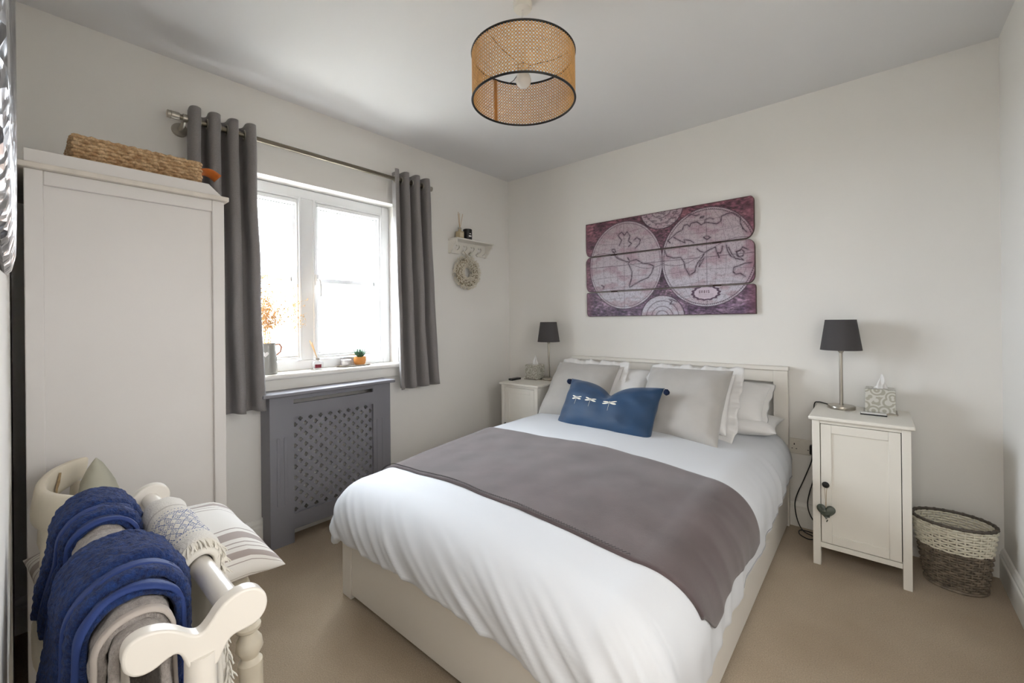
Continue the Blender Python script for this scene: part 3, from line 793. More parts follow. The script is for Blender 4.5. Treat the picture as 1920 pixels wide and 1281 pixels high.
diffuser('reed diffuser with a cream bottle on the small heart shelf', (.058, -.632, 1.797), 1.05, ('amber', 'pewter'), ((-.03, .012, .20), (.0, -.014, .205), (-.01, .04, .20), (.02, -.018, .19)), True, 'label')
cn = thing('jar_candle', 'black jar candle with a white label on the small heart shelf', 'candle', (.06, -.552, 1.797))
b = MB(); b.lathe([(0, .0005), (.033, .0005), (.035, .004), (.035, .082), (.032, .085), (.031, .06), (0, .06)], (.06, -.552, 1.797), 28); b.build('jar', 'black', cn)
b = MB(); b.grid(lambda u, v: Vector((.06+.0355*cos(-.5+u*.7), -.552+.0355*sin(-.5+u*.7), 1.797+lerp(.022, .034, v))), 8, 2)
b.grid(lambda u, v: Vector((.06+.0355*cos(-.35+u*.4), -.552+.0355*sin(-.35+u*.4), 1.797+lerp(.044, .050, v))), 8, 2); b.build('label', 'white', cn)

# ---------------- things on the window sill ----------------
SZ = .888
jg = thing('jug', 'grey ceramic jug with a white heart on the window sill', 'jug', (-.035, -1.965, SZ))
JL = Vector((-.035, -1.965, SZ))
b = MB(); b.lathe([(0, .0005), (.047, .0005), (.050, .004), (.047, .08), (.042, .14), (.043, .165), (.041, .168), (.039, .14), (.043, .08), (.044, .01), (0, .008)], JL, 36); b.build('body', 'jug', jg)
b = MB(); b.tube([JL+Vector((0, .040, .158)), JL+Vector((.0, .064, .160)), JL+Vector((0, .074, .142)), JL+Vector((0, .068, .118)), JL+Vector((0, .044, .098))], [.005, .006, .006, .005, .004], 10); b.build('handle', 'jugin', jg)
def jr(h): return .0470+(h-.08)*(-.083)+.0012
b = MB(); hp = heart(0, .108, .017)
ja = math.atan2(-.87, .5)+.55
b.add([JL+Vector((jr(q)*cos(ja+p/.045), jr(q)*sin(ja+p/.045), q)) for p, q in hp]+[JL+Vector((jr(.108)*cos(ja), jr(.108)*sin(ja), .108))], [(i, (i+1) % len(hp), len(hp)) for i in range(len(hp))]); b.build('heart_motif', 'white', jg)
fl = thing('dried_flowers', 'dried tan gypsophila sprays standing in the grey jug', 'dried flowers', (-.035, -1.965, SZ+.16))
random.seed(11); st = MB(); hd = MB()
for i in range(70):
    a = random.random()*2*pi; sp = random.random()**.6
    p = JL+Vector((random.uniform(-.02, .02), random.uniform(-.02, .02), .12))
    top = JL+Vector((random.uniform(-.05, .10)*sp, random.uniform(-.17, .20)*sp, random.uniform(.27, .53)))
    mid = lerp(p, top, .5)+Vector((0, (p.y-top.y)*.18, .04))
    st.tube([p, mid, top], .0007, 4)
    for q in range(13):
        t = random.uniform(.45, 1.05); bp = lerp(lerp(p, mid, t), lerp(mid, top, t), min(t, 1))
        e = bp+Vector((random.uniform(-.035, .035), random.uniform(-.045, .045), random.uniform(-.01, .045)))
        st.tube([bp, e], .0004, 3)
        for r_ in range(3):
            hd.sphere(e+Vector((random.uniform(-.008, .008), random.uniform(-.008, .008), random.uniform(-.006, .008))), random.uniform(.0016, .0036), 5, 4)
st.build('stems', 'gyps', fl); hd.build('flower_heads', 'gyps', fl)
diffuser('glass reed diffuser with a red label in the middle of the window sill', (-.02, -1.698, SZ+.004), 1.0, ('jar', 'pewter'), ((-.05, -.022, .17), (-.035, -.03, .165), (-.04, -.012, .155), (-.02, -.025, .16)), False, 'red')
b = MB(); b.lathe([(0, 0), (.036, 0), (.036, .003), (0, .003)], (-.02, -1.698, SZ), 28); tag(b.build('coaster', 'pewter'), 'thin metal coaster under the red label diffuser on the sill', 'coaster')
ty = thing('oval_tray', 'thin oval metal tray at the right of the window sill', 'tray', (-.045, -1.455, SZ))
b = MB(); b.lathe([(0, 0), (.9, 0), (1.0, .006), (1.02, .009), (.98, .009), (.9, .004), (0, .004)], (-.045, -1.455, SZ), 40, sx=.055, sy=.115); b.build('dish', 'pewter', ty)
tc = Vector((-.05, -1.505, SZ+.0045))
gc = thing('glass_candle', 'small white candle in clear glass on the oval tray', 'candle', tc)
b = MB(); b.lathe([(0, 0), (.030, 0), (.032, .003), (.034, .060), (.0325, .060), (.030, .006), (0, .006)], tc, 28); b.build('glass', 'jar', gc)
b = MB(); b.lathe([(0, .0065), (.0295, .0065), (.031, .038), (0, .040)], tc, 28); b.build('wax', 'candle', gc)
pc = Vector((-.05, -1.412, SZ+.0045))
pp_ = thing('succulent_pot', 'small green succulent in a terracotta pot on the oval tray', 'potted plant', pc)
b = MB(); b.lathe([(0, 0), (.027, 0), (.034, .008), (.038, .028), (.036, .050), (.033, .050), (.032, .044), (0, .042)], pc, 28); b.build('pot', 'cork', pp_)
b = MB(); random.seed(5)
for i in range(26):
    a = i*2.4; tl = .15+.5*(i/26)
    base = pc+Vector((.004*cos(a), .004*sin(a), .044)); L_ = .028+.022*random.random()
    tip = base+Vector((cos(a)*sin(tl*1.2)*L_*1.2, sin(a)*sin(tl*1.2)*L_*1.2, cos(tl*1.1)*L_*1.3))
    b.tube([base, lerp(base, tip, .5)+Vector((cos(a), sin(a), 0))*.005, tip], [.0045, .005, .0006], 6)
b.build('leaves', 'succ', pp_)

# ---------------- bedside cabinets ----------------
def nightstand(label, ox, oy, Wt=.370):
    r = thing('bedside_cabinet', label, 'bedside cabinet', (ox+Wt/2, oy-.2, 0)); x0, x1 = ox, ox+Wt; yb, yf = oy-.006, oy-.406
    b = MB(); b.box(x0, x1, yf, yb, .682, .700); b.build('top', 'cream', r, bevel=.006, seg=3)
    lx0, lx1 = x0+.013, x1-.013; lf = yf+.014
    for lx in (lx0, lx1-.030):
        for ly in (lf, yb-.045):
            b = MB(); b.box(lx, lx+.030, ly, ly+.032, 0, .682); b.build('leg', 'cream', r, bevel=.0015)
    b = MB(); b.box(lx0+.004, lx0+.018, lf+.03, yb-.03, .10, .680); b.box(lx1-.018, lx1-.004, lf+.03, yb-.03, .10, .680); b.box(lx0+.02, lx1-.02, yb-.02, yb-.01, .10, .68)
    b.box(lx0+.03, lx1-.03, lf+.004, yb-.03, .085, .108); b.box(lx0+.03, lx1-.03, lf+.002, lf+.016, .667, .682); b.build('carcass', 'cream', r, bevel=.001)
    b = MB(); b.box(lx0+.03, lx1-.03, lf+.022, lf+.03, .108, .668); b.build('painted_gap_shadow', 'dark', r, smooth=False)  # dark sheet painted in for the shade behind the door gaps
    dx0, dx1, dz0, dz1 = lx0+.0325, lx1-.0325, .111, .6645
    b = MB(); sw = .040
    b.box(dx0, dx0+sw, lf+.003, lf+.019, dz0, dz1); b.box(dx1-sw, dx1, lf+.003, lf+.019, dz0, dz1)
    b.box(dx0+sw, dx1-sw, lf+.003, lf+.019, dz0, dz0+sw); b.box(dx0+sw, dx1-sw, lf+.003, lf+.019, dz1-sw, dz1)
    d = b.build('door', 'cream', r, bevel=.0015)
    b = MB(); b.box(dx0+sw-.002, dx1-sw+.002, lf+.009, lf+.017, dz0+sw-.002, dz1-sw+.002); b.build('door_panel', 'cream', d, smooth=False)
    kx = dx0+.019; b = MB(); Mx = Matrix.Rotation(pi/2, 3, 'X')
    b.lathe([(0, 0), (.006, 0), (.005, .010), (.013, .014), (.0145, .019), (.011, .024), (0, .026)], (kx, lf+.003, .387), 20, Mx); b.build('knob', 'black', d)
    return r, Vector((kx, lf-.012, .387))
nsR, kR = nightstand('cream bedside cabinet right of the bed with a stone heart on its knob', 2.228, -.002)
nsL, kL = nightstand('cream bedside cabinet in the corner left of the bed', .290, -.054)
ht = thing('heart_ornament', 'grey stone heart hanging by a string from a cabinet knob', 'ornament', (kR.x, kR.y, .26))
b = MB(); hc = (kR.x+.001, .263); s_ = .038; hp = heart(0, 0, 1, 40); rings = []
nr = 7; vs = []
for side in (-1, 1):
    for j in range(nr):
        f = 1-(j/nr); th = .011*math.sqrt(max(0, 1-f*f))
        for (p, q) in hp: vs.append((hc[0]+p*s_*f, kR.y-.010+side*th, hc[1]+q*s_*f*1.08))
n_ = len(hp); fs = []
for side in range(2):
    o_ = side*nr*n_
    for j in range(nr-1):
        for i in range(n_):
            q4 = (o_+j*n_+i, o_+j*n_+(i+1) % n_, o_+(j+1)*n_+(i+1) % n_, o_+(j+1)*n_+i); fs.append(q4 if side else q4[::-1])
    vs.append((hc[0], kR.y-.010+(1 if side else -1)*.011, hc[1])); c_ = len(vs)-1
b.v = [Vector(v) for v in vs]; b.f = fs
for side in range(2):
    o_ = side*nr*n_; base = o_+(nr-1)*n_; c_ = 2*nr*n_+side
    b.f += [(base+i, base+(i+1) % n_, c_) for i in range(n_)]
b.mi = [0]*len(b.f)
b.build('heart', 'stone', ht, angle=60)
b = MB(); b.tube([(hc[0]-.012, kR.y-.0135, .272), (hc[0]+.004, kR.y-.021, .252), (hc[0]+.016, kR.y-.019, .262), (hc[0]+.012, kR.y-.0205, .246), (hc[0]-.004, kR.y-.0215, .243)], .0028, 6)
b.tube([(hc[0]-.022, kR.y-.017, .287), (hc[0]-.014, kR.y-.0195, .275), (hc[0]-.018, kR.y-.018, .262)], .0025, 6)
b.tube([(hc[0]+.006, kR.y-.018, .232), (hc[0]+.002, kR.y-.018, .222)], .0025, 6); b.build('carved_figure', 'stone', ht)
b = MB(); b.tube([(hc[0], kR.y-.008, .283), (kR.x-.003, kR.y-.008, .36), (kR.x-.006, kR.y+.004, .385), (kR.x, kR.y+.004, .394), (kR.x+.006, kR.y+.004, .385), (kR.x+.003, kR.y-.008, .36), (hc[0], kR.y-.008, .283)], .0009, 5); b.build('string', 'string', ht)

def lamp(label, x, y, z=.7):
    r = thing('table_lamp', label, 'table lamp', (x, y, z)); L0 = Vector((x, y, z))
    b = MB(); b.lathe([(0, .0005), (.056, .0005), (.057, .003), (.057, .014), (.055, .017), (.010, .019), (0, .019)], L0, 40); b.build('base', 'pewter', r)
    b = MB(); b.ring(L0+Vector((0, 0, .018)), L0+Vector((0, 0, .285)), .0075, n=16); b.build('pole', 'pewter', r)
    b = MB(); b.lathe([(.007, .282), (.012, .290), (.015, .300), (.015, .34), (0, .34)], L0, 16); b.build('lamp_holder', 'pewter', r)
    b = MB(); z0, z1, r0, r1 = .298, .452, .0865, .0645
    b.lathe([(r0, z0), (r1, z1), (r1-.0015, z1), (r0-.0015, z0)], L0, 48)
    b.f = [f for f in b.f if len(f) == 4]; n4 = 48; b.f += [(3*n4+i, 3*n4+(i+1) % n4, (i+1) % n4, i) for i in range(n4)]; b.mi = [0]*len(b.f)
    s = b.build('lamp_shade', 'shade', r)
    b = MB()
    for q in range(3):
        a = q*2*pi/3; b.tube([L0+Vector((.014*cos(a), .014*sin(a), .335)), L0+Vector((r1*cos(a)*.98, r1*sin(a)*.98, .448))], .0012, 5)
    b.build('shade_carrier', 'pewter', s)
    return r
lamp('metal table lamp with a charcoal shade on the right bedside cabinet', 2.339, -.120)
lamp('metal table lamp with a charcoal shade on the left bedside cabinet', .532, -.143)

def tissue(label, x0, x1, y0, y1, z=.7, hh=.117):
    r = thing('tissue_box', label, 'tissue box', ((x0+x1)/2, (y0+y1)/2, z))
    b = MB(); b.box(x0-.008, x1+.008, y0-.008, y1+.008, z+.0005, z+.006); b.build('base_plate', 'pewter', r, bevel=.001)
    b = MB(); b.box(x0, x1, y0, y1, z+.006, z+hh); b.build('box', 'tbox', r, bevel=.0012)
    b = MB(); cx, cy = (x0+x1)/2, (y0+y1)/2
    def T(u, v):
        a = u*2*pi; rr = lerp(.018, .003, v**1.3)*(1+.45*sin(a*3+v*4)+.25*sin(5*a-2*v)); 
        return Vector((cx+rr*cos(a)+.010*v+.006*v*sin(a), cy+rr*sin(a)*.7, z+hh-.003+v*.060+.012*v*cos(a+1)))
    b.grid(T, 40, 12, cu=True); b.build('tissue', 'tissue', r, angle=80)
tissue('patterned tissue box on the right bedside cabinet', 2.433, 2.543, -.170, -.062)
tissue('patterned tissue box on the left bedside cabinet', .352, .462, -.215, -.105)
ph = thing('mobile_phone', 'slim white phone lying on the right bedside cabinet', 'phone', (2.462, -.205, .70))
b = MB(); b.box(2.415, 2.512, -.232, -.186, .7003, .7055); b.build('case', 'black', ph, bevel=.002)
b = MB(); b.box(2.417, 2.510, -.230, -.188, .7056, .7085); b.build('face', 'white', ph, bevel=.001)
tb = thing('black_device', 'low black clock at the back of the left bedside cabinet', 'device', (.34, -.1, .7))  # flat black item read as a tablet
b = MB(); b.box(.300, .338, -.36, -.25, .7003, .716); b.build('body', 'black', tb, bevel=.003)

# socket, plugs and cables
so = thing('wall_socket', 'white double wall socket between bed and cabinet', 'socket', (2.15, 0, .445))
b = MB(); b.box(2.085, 2.231, -.010, 0, .403, .488); b.build('face_plate', 'socket', so, bevel=.003)
for cx in (2.122, 2.196):
    for hb in ((cx-.0025, cx+.0025, .452, .461), (cx-.013, cx-.007, .430, .4335), (cx+.007, cx+.013, .430, .4335)):
        b = MB(); b.box(hb[0], hb[1], -.0108, -.0095, hb[2], hb[3]); b.build('pin_hole', 'dark', so, smooth=False)
for cx in (2.140, 2.176):
    b = MB(); b.box(cx-.006, cx+.006, -.0125, -.0095, .468, .478); b.build('switch', 'socket', so, bevel=.001)
pl = thing('charger_plug', 'black plug in the wall socket beside the cabinet', 'plug', (2.205, -.02, .445))
b = MB(); b.box(2.196, 2.226, -.052, -.0126, .420, .468); b.build('body', 'black', pl, bevel=.004)
def cable(label, pts, r=.0028):
    b = MB(); P = [Vector(p) for p in pts]; out = []
    for i in range(len(P)-1):
        p0, p1, p2, p3 = P[max(i-1, 0)], P[i], P[i+1], P[min(i+2, len(P)-1)]
        for k_ in range(10):
            t = k_/10; out.append(.5*((2*p1)+(-p0+p2)*t+(2*p0-5*p1+4*p2-p3)*t*t+(-p0+3*p1-3*p2+p3)*t**3))
    out.append(P[-1]); b.tube(out, r, 8); return tag(b.build('power_cable', 'black'), label, 'cable')
cable('black cable drooping from the plug and looping on the carpet', [(2.207, -.045, .420), (2.203, -.05, .38), (2.17, -.05, .28), (2.135, -.05, .18), (2.128, -.055, .12), (2.140, -.06, .05), (2.165, -.07, .006), (2.205, -.10, .0035), (2.235, -.12, .0035), (2.200, -.155, .0035), (2.158, -.125, .0035), (2.150, -.075, .0035), (2.175, -.06, .0035), (2.23, -.07, .0035), (2.29, -.09, .0035)])
cable('black lamp cable running down behind the cabinet from its top', [(2.300, -.075, .7035), (2.270, -.035, .7035), (2.235, -.010, .705), (2.216, -.0055, .69), (2.212, -.012, .60), (2.212, -.02, .52), (2.213, -.03, .475)])
cable('thin black cable bowing out beside the cabinet above the skirting', [(2.214, -.055, .42), (2.213, -.062, .30), (2.196, -.06, .22), (2.186, -.06, .15), (2.200, -.06, .09), (2.240, -.06, .03), (2.28, -.07, .0035)])

# ---------------- waste basket ----------------
wbk = thing('waste_basket', 'oval wicker waste basket white above brown in the right corner', 'waste basket', (2.72, -.205, 0))
def bellip(t, f):   # f 0 bottom..1 top
    c = Vector((lerp(2.728, 2.722, f), lerp(-.200, -.205, f), 0))
    rx, ry = lerp(.092, .128, f), lerp(.082, .105, f)
    return c, rx, ry
def bp(a, f, off=0, z=None):
    c, rx, ry = bellip(a, f); return c+Vector(((rx+off)*cos(a), (ry+off)*sin(a), (f*.275) if z is None else z))
NS = 30; NR = 25
for name, rng, m_ in (('brown_weave', range(0, 15), 'wickd'), ('white_weave', range(15, NR), 'wickw')):
    b = MB()
    for r_ in rng:
        f = (r_+.5)/NR; pts = []
        for i in range(NS*6):
            a = 2*pi*i/(NS*6); ph_ = (i/6)*pi+(r_ % 2)*pi
            pts.append(bp(a, f, .0042*sin(ph_))+Vector((0, 0, .0006*nz(i*.3, r_*3))))
        b.tube(pts, .0044, 6, closed=True)
    b.build(name, m_, wbk)
for name, f0, f1, m_ in (('lower_stakes', .0, .6, 'wickd'), ('upper_stakes', .6, 1., 'wickw')):
    b = MB()
    for i in range(NS):
        a = 2*pi*i/NS+2*pi/NS/2; b.tube([bp(a, f0+.01), bp(a, (f0+f1)/2), bp(a, f1)], .0030, 5)
    b.build(name, m_, wbk)
b = MB(); b.tube([bp(2*pi*i/80, 1, .001)+Vector((0, 0, .004)) for i in range(80)], .0062, 8, closed=True)
for i in range(26):
    a = 2*pi*i/26; p = bp(a, 1, .001)+Vector((0, 0, .004)); q = bp(a+.06, 1, .001)+Vector((0, 0, .004)); b.tube([p, q], .0078, 8)
b.build('rim', 'wickr', wbk)
b = MB(); b.tube([bp(2*pi*i/60, 0, .004)+Vector((0, 0, .006)) for i in range(60)], .006, 8, closed=True); b.prism([(bp(2*pi*i/40, 0).x, bp(2*pi*i/40, 0).y) for i in range(40)], lambda p, q, d: Vector((p, q, d)), .003, .008); b.build('base', 'wickd', wbk)

# ---------------- bed ----------------
bed = thing('bed_frame', 'white wooden double bed frame with a high headboard', 'bed', (1.41, -1.0, 0))
HX0, HX1 = .695, 2.100
b = MB(); b.box(HX0-.004, HX1+.004, -.060, -.006, .868, .890); b.build('headboard_cap', 'bedw', bed, bevel=.003)
b = MB(); b.box(HX0, HX0+.07, -.050, -.010, 0, .868); b.box(HX1-.07, HX1, -.050, -.010, 0, .868)
b.box(HX0+.07, HX1-.07, -.044, -.014, .800, .868); b.box(HX0+.07, HX1-.07, -.044, -.014, .02, .46)
b.build('headboard', 'bedw', bed, bevel=.002)
b = MB()
for lx in (HX0+.50, HX0+.93): b.box(lx, lx+.06, -.040, -.018, .46, .80)
b.build('headboard_slat', 'bedw', bed, bevel=.002)
FY = -1.944
for s_, lab in ((.735, 0), (2.094-.02, 1)):
    b = MB(); b.box(s_, s_+.02, FY+.03, -.05, .015, .335); b.build('side_rail', 'bedw', bed, bevel=.002)
for fx in (.728, 2.028):
    b = MB(); b.box(fx, fx+.068, FY, FY+.03, 0, .34); b.build('foot_post', 'bedw', bed, bevel=.003)
b = MB(); b.box(.797, 2.030, FY+.006, FY+.026, .018, .335); b.build('foot_board', 'bedw', bed, bevel=.001)
b = MB(); b.box(.76, 2.07, FY+.03, -.06, .26, .29); b.build('slatted_base', 'bedw', bed, smooth=False)
b = MB(); b.box(.762, 2.068, FY+.035, -.065, .292, .40); tag(b.build('mattress', 'pillow', bevel=.04, seg=4), 'white mattress hidden under the duvet, edge at the headboard', 'mattress')

# drape function shared by duvet and blanket
RD = .18; IX0, IX1, IY0, IY1 = .805, 1.948, -1.835, -.16
def ztop(x, y):
    z = .562-(.055 if x > 1.37 else .022)*((x-1.37)/.68)**2-.060*smooth01((-y-.85)/1.15)
    z += .045*smooth01((y+.55)/.4)*(.6+.4*smooth01((x-1.6)/.5))
    z += .006*nz(x*3, y*3, 1)+.003*nz(x*9, y*7, 5)
    return z
def drape(a, bb, off=0, wrk=1.0):
    qx, qy = min(max(a, IX0), IX1), min(max(bb, IY0), IY1)
    dx, dy = a-qx, bb-qy; d = math.hypot(dx, dy)
    if d < 1e-7: return Vector((a, bb, ztop(a, bb)+off))
    nx_, ny_ = dx/d, dy/d
    zt_ = ztop(qx, qy); r = RD
    if d < r*pi/2:
        th = d/r; hx = r*sin(th); z = zt_-r*(1-cos(th)); nh, nv = sin(th), cos(th)
    else:
        e = d-r*pi/2; hx = r+.0*e; z = zt_-r-e; nh, nv = 1, 0
    # folds in the hanging part, running across the edge
    s_ = (qx-qy)*1.0+math.atan2(ny_, nx_)*.18
    g = smooth01((d-.05)/.25)
    foot = max(0, -ny_); 
    sk = s_*7-foot*d*10+.5*nz(s_*2, d*2, 11)
    rg = lambda v: 1-min(1, abs(v)*2.6)
    wv = (.009*nz(sk, d*2.0, 2)+.009*(rg(nz(sk*1.2, d*2.0, 6))-.45)+.006*(rg(nz(sk*2.1, d*3, 9))-.45)*(.3+foot)*(.6+1.2*nz(s_*3, d*2, 4)))*g*wrk
    hx += wv+off*nh; z += off*nv
    return Vector((qx+nx_*hx, qy+ny_*hx, z+ 1.0*wv*nv))
def duvet():
    # perimeter samples of the inset rectangle, corners opened into arcs
    per = []
    def seg(p, q, n, nrm):
        for i in range(n): per.append((lerp(p[0], q[0], i/n), lerp(p[1], q[1], i/n), nrm[0], nrm[1]))
    def arc(c, a0, a1, n):
        for i in range(n): a = lerp(a0, a1, i/n); per.append((c[0], c[1], cos(a), sin(a)))
    seg((IX1, IY1), (IX1, IY0), 110, (1, 0)); arc((IX1, IY0), 0, -pi/2, 44)
    seg((IX1, IY0), (IX0, IY0), 200, (0, -1)); arc((IX0, IY0), -pi/2, -pi, 44)
    seg((IX0, IY0), (IX0, IY1), 100, (-1, 0)); arc((IX0, IY1), -pi, -3*pi/2, 12)
    seg((IX0, IY1), (IX1, IY1), 60, (0, 1)); arc((IX1, IY1), pi/2, 0, 12)
    n = len(per); cx, cy = (IX0+IX1)/2, (IY0+IY1)/2; V = []; loops = 0
    for s_ in [i/30 for i in range(1, 31)]:
        for (x, y, nx_, ny_) in per:
            V.append(drape(cx+(x-cx)*s_, cy+(y-cy)*s_))
        loops += 1
    def dmax(x, y, nx_, ny_):
        if ny_ > .3: return .10
        if nx_ > 0:
            base = lerp(.372, .30, smooth01(-ny_*1.1)); 
            if ny_ < .05 and y > -.9: base -= .03*smooth01((y+.9)/.5)
        else: base = .30+.035*math.sin(pi*min(1, abs(nx_*ny_)*2))
        if ny_ >= 0: base = lerp(base, .1, smooth01(ny_/.3))
        return base+.010*nz(x*5, y*5, 8)
    K = 46
    last = []
    for j in range(1, K+1):
        for (x, y, nx_, ny_) in per:
            d = dmax(x, y, nx_, ny_)*j/K
            V.append(drape(x+nx_*d, y+ny_*d))
        loops += 1
    # roll the hem inward
    hem = V[-n:]
    for (inn, up) in ((.006, -.008), (.018, -.010), (.030, -.002), (.036, .02), (.036, .05)):
        for (x, y, nx_, ny_), p in zip(per, hem):
            V.append(p+Vector((-nx_*inn, -ny_*inn, up)))
        loops += 1
    Fc = [(l*n+i, l*n+(i+1) % n, (l+1)*n+(i+1) % n, (l+1)*n+i) for l in range(loops-1) for i in range(n)]
    V.append(Vector((cx, cy, ztop(cx, cy)))); Fc += [(len(V)-1, (i+1) % n, i) for i in range(n)]
    b = MB(); b.add(V, Fc); o = b.build('duvet', 'duvet', angle=180)
    # pintuck stitch line along the right hem
    return o, per, dmax
dv, per, dmax = duvet()
dvt = tag(dv, 'white cotton duvet spread over the bed', 'duvet')
b = MB(); pts = []
for i in range(0, 72):
    for hf in (0, .5):
        x, y, nx_, ny_ = per[i]; y += hf*.0152
        d = dmax(x, y, nx_, ny_)-(.010 if hf else .007); pts.append(drape(x+nx_*d, y, .0005))
b.tube(pts, .0009, 4)
b.build('hem_stitching', 'piping', dv)
# blanket
def blanket():
    a0, a1 = .50, 2.250
    def edge(u):   # head edge and foot edge as y
        return lerp(-1.06, -1.02, u), lerp(-1.72, -1.72, smooth01(u))
    def P(u, v):
        a = lerp(a0, a1-.030*v-.075*smooth01((v-.78)/.22)**2, u); e0, e1 = edge(u); e1 += .05*smooth01((u-.78)/.22)**2
        # rounded foot corner on the right
        bb = lerp(e0, e1, v)+.006*nz(a*4, v*3)
        hang = .018*sin(v*pi*2.4+.6)*smooth01((u-.8)/.2)
        a = a+hang
        off = .007+.005*max(0, nz(a*5, bb*5, 3))
        if u < .004 or u > .996 or v < .004 or v > .996: off -= .003
        return drape(a, bb, off, .55)
    b = MB(); b.grid(P, 190, 70); o = b.build('blanket', 'fleece', solid=.007, off=1, angle=180)
    tag(o, 'taupe fleece blanket laid across the bed over the white duvet', 'blanket')
    b = MB(); pts = []
    for i in range(280):
        u = i/279*.87; pts.append(P(u, -0+.996 if i % 2 else .982)+Vector((0, 0, .0075)))
    b.tube(pts, .0009, 4)
    b.build('blanket_stitch', mat('dark_stitch', (52, 50, 52), .9), o)
    return o
blanket()

# ---------------- pillows ----------------
def frame_m(bc, right, up):
    r = Vector(right).normalized(); u = Vector(up); u = (u-r*u.dot(r)).normalized(); n = r.cross(u)*1.0
    if n.y > 0: n = -n
    return Vector(bc), r, u, n
def pillow(name, label, cat, m, Wd, Ht, T, bc, right, up, pinch=.06, seed=0, flange=0, ruffle=0, dent=None, group=None, wr=1.0, nrm=None, pw=.5, uvs=False, n=44, trim=None, extra=None, tw=0, cat_only=False):
    B, r, u, nn = frame_m(bc, right, up)
    if nrm is not None and nn.dot(Vector(nrm)) < 0: nn = -nn
    def S(a, b_, side):
        # a, b_ in -1..1
        ca = a*(1-pinch*(1-b_*b_)*abs(a)**3); cb = b_*(1-pinch*(1-a*a)*abs(b_)**3)
        t = (max(0, (1-abs(a)**3.2))*max(0, (1-abs(b_)**3.2)))**pw
        th = T/2*t
        x = ca*Wd/2; y = (cb+1)/2*Ht
        w_ = wr*(.006*nz(a*2.2+seed, b_*2.2, side*3)+.0035*nz(a*5+seed, b_*5, side*5)*(.3+abs(a*b_)))*min(1, t*3)
        # puckers at corners
        if dent: 
            f = math.exp(-abs(a-.02)/dent[1])*smooth01((b_+.35)/1.35)**1.6; y -= dent[0]*f; th *= (1-.35*f)
            w_ -= .012*f*(1-abs(b_))
        # weight: bulge low
        th *= 1+.18*(-b_)*.6
        p = B+r*x+u*y+nn*(side*(th+w_)+tw*a*b_)
        if extra: p = extra(p, a, b_)
        return p
    b = MB()
    c1 = lambda q: math.sin((q-.5)*pi)
    for side in (1, -1):
        b.grid(lambda p, q: S(c1(p) if side > 0 else -c1(p), c1(q), side), n, n, uvf=(lambda p, q: (p, q)) if uvs else None)
    o = b.build(name, m, angle=180)
    wm = o.modifiers.new('weld', 'WELD'); wm.merge_threshold = .0004
    tag(o, label, cat, group)
    if flange:
        fb = MB(); Np = 260
        def ed(t):   # perimeter
            q = (t % 1)*4; k_ = int(q); f = q-k_; f2 = -1+2*f
            return [(f2, -1), (1, f2), (-f2, 1), (-1, -f2)][k_]
        def FP(tu, v):
            a, b_ = ed(tu); base = S(a*.985, b_*.985, 0)
            # outward dir in plane
            ox = r*a*(abs(a)**6)+u*b_*(abs(b_)**6); ox = ox.normalized() if ox.length > 1e-6 else r
            ruf = ruffle*v*(sin(tu*2*pi*17+1.9*sin(tu*23))+.35*sin(tu*2*pi*43+2*sin(tu*17)))
            return base+ox*flange*v*(1+.1*sin(tu*90))+nn*ruf+nn*(.0)
        fb.grid(FP, Np, 5, cu=True); fo = fb.build('frill' if ruffle else 'border', m, o, solid=.0025, angle=180)
        if trim:
            tbm = MB(); tbm.tube([FP(i/Np, 1) for i in range(Np)], .0017, 6, closed=True); tbm.build('edge_trim', trim, fo)
    return o, S, nn
# sleeping pillows against the headboard
pillow('pillow', 'flat white pillow beneath the others at the right, its corner poking out', 'pillow', 'pillow', .72, .30, .10, (1.735, -.39, .585), (1, .02, 0), (0, 1, .06), seed=20, nrm=(0, 0, 1), group='white pillows at the headboard', tw=0)
pillow('pillow', 'flat white pillow beneath the others at the left', 'pillow', 'pillow', .66, .42, .12, (1.06, -.46, .555), (1, -.01, 0), (0, 1, .06), seed=21, nrm=(0, 0, 1), group='white pillows at the headboard')
pillow('pillow', 'plump white pillow with grey trim propped on the headboard at the right', 'pillow', 'pillow', .60, .30, .16, (1.725, -.345, .615), (1, .04, -.06), (.05, .66, .48), seed=4, flange=.03, trim='piping', group='white pillows at the headboard')
pillow('pillow', 'white pillow propped on the headboard, seen between the two grey cushions', 'pillow', 'pillow', .62, .29, .16, (1.09, -.335, .620), (1, -.02, .0), (0, .58, .55), seed=5, flange=.0, group='white pillows at the headboard')
pillow('frilled_pillow', 'white frilled pillow behind the left grey cushion', 'pillow', 'pillow', .45, .36, .13, (.985, -.435, .545), (1, 0, .0), (-.0, .40, .62), seed=7, flange=.050, ruffle=.010, group='white frilled pillows')
pillow('frilled_pillow', 'white frilled pillow behind the right grey cushion', 'pillow', 'pillow', .45, .36, .13, (1.660, -.46, .550), (1, -.03, .02), (-.0, .42, .62), seed=8, flange=.055, ruffle=.010, group='white frilled pillows')
pillow('grey_cushion', 'square grey velvet cushion at the left of the bed', 'cushion', 'linen', .47, .45, .17, (.965, -.555, .515), (1, .02, .0), (-.02, .50, .60), seed=2, wr=2.0, group='grey square cushions')
pillow('grey_cushion', 'square grey velvet cushion at the right of the bed', 'cushion', 'linen', .47, .46, .17, (1.645, -.60, .520), (1, -.05, .02), (-.06, .52, .62), seed=3, wr=2.0, group='grey square cushions')
bc, BS, bn = pillow('blue_cushion', 'oblong blue cushion with three dragonflies and navy pompoms', 'cushion', 'blue', .61, .33, .15, (1.288, -.725, .512), (1, -.06, .0), (-.02, .42, .66), pinch=.05, seed=9, dent=(.085, .26), wr=2.2)
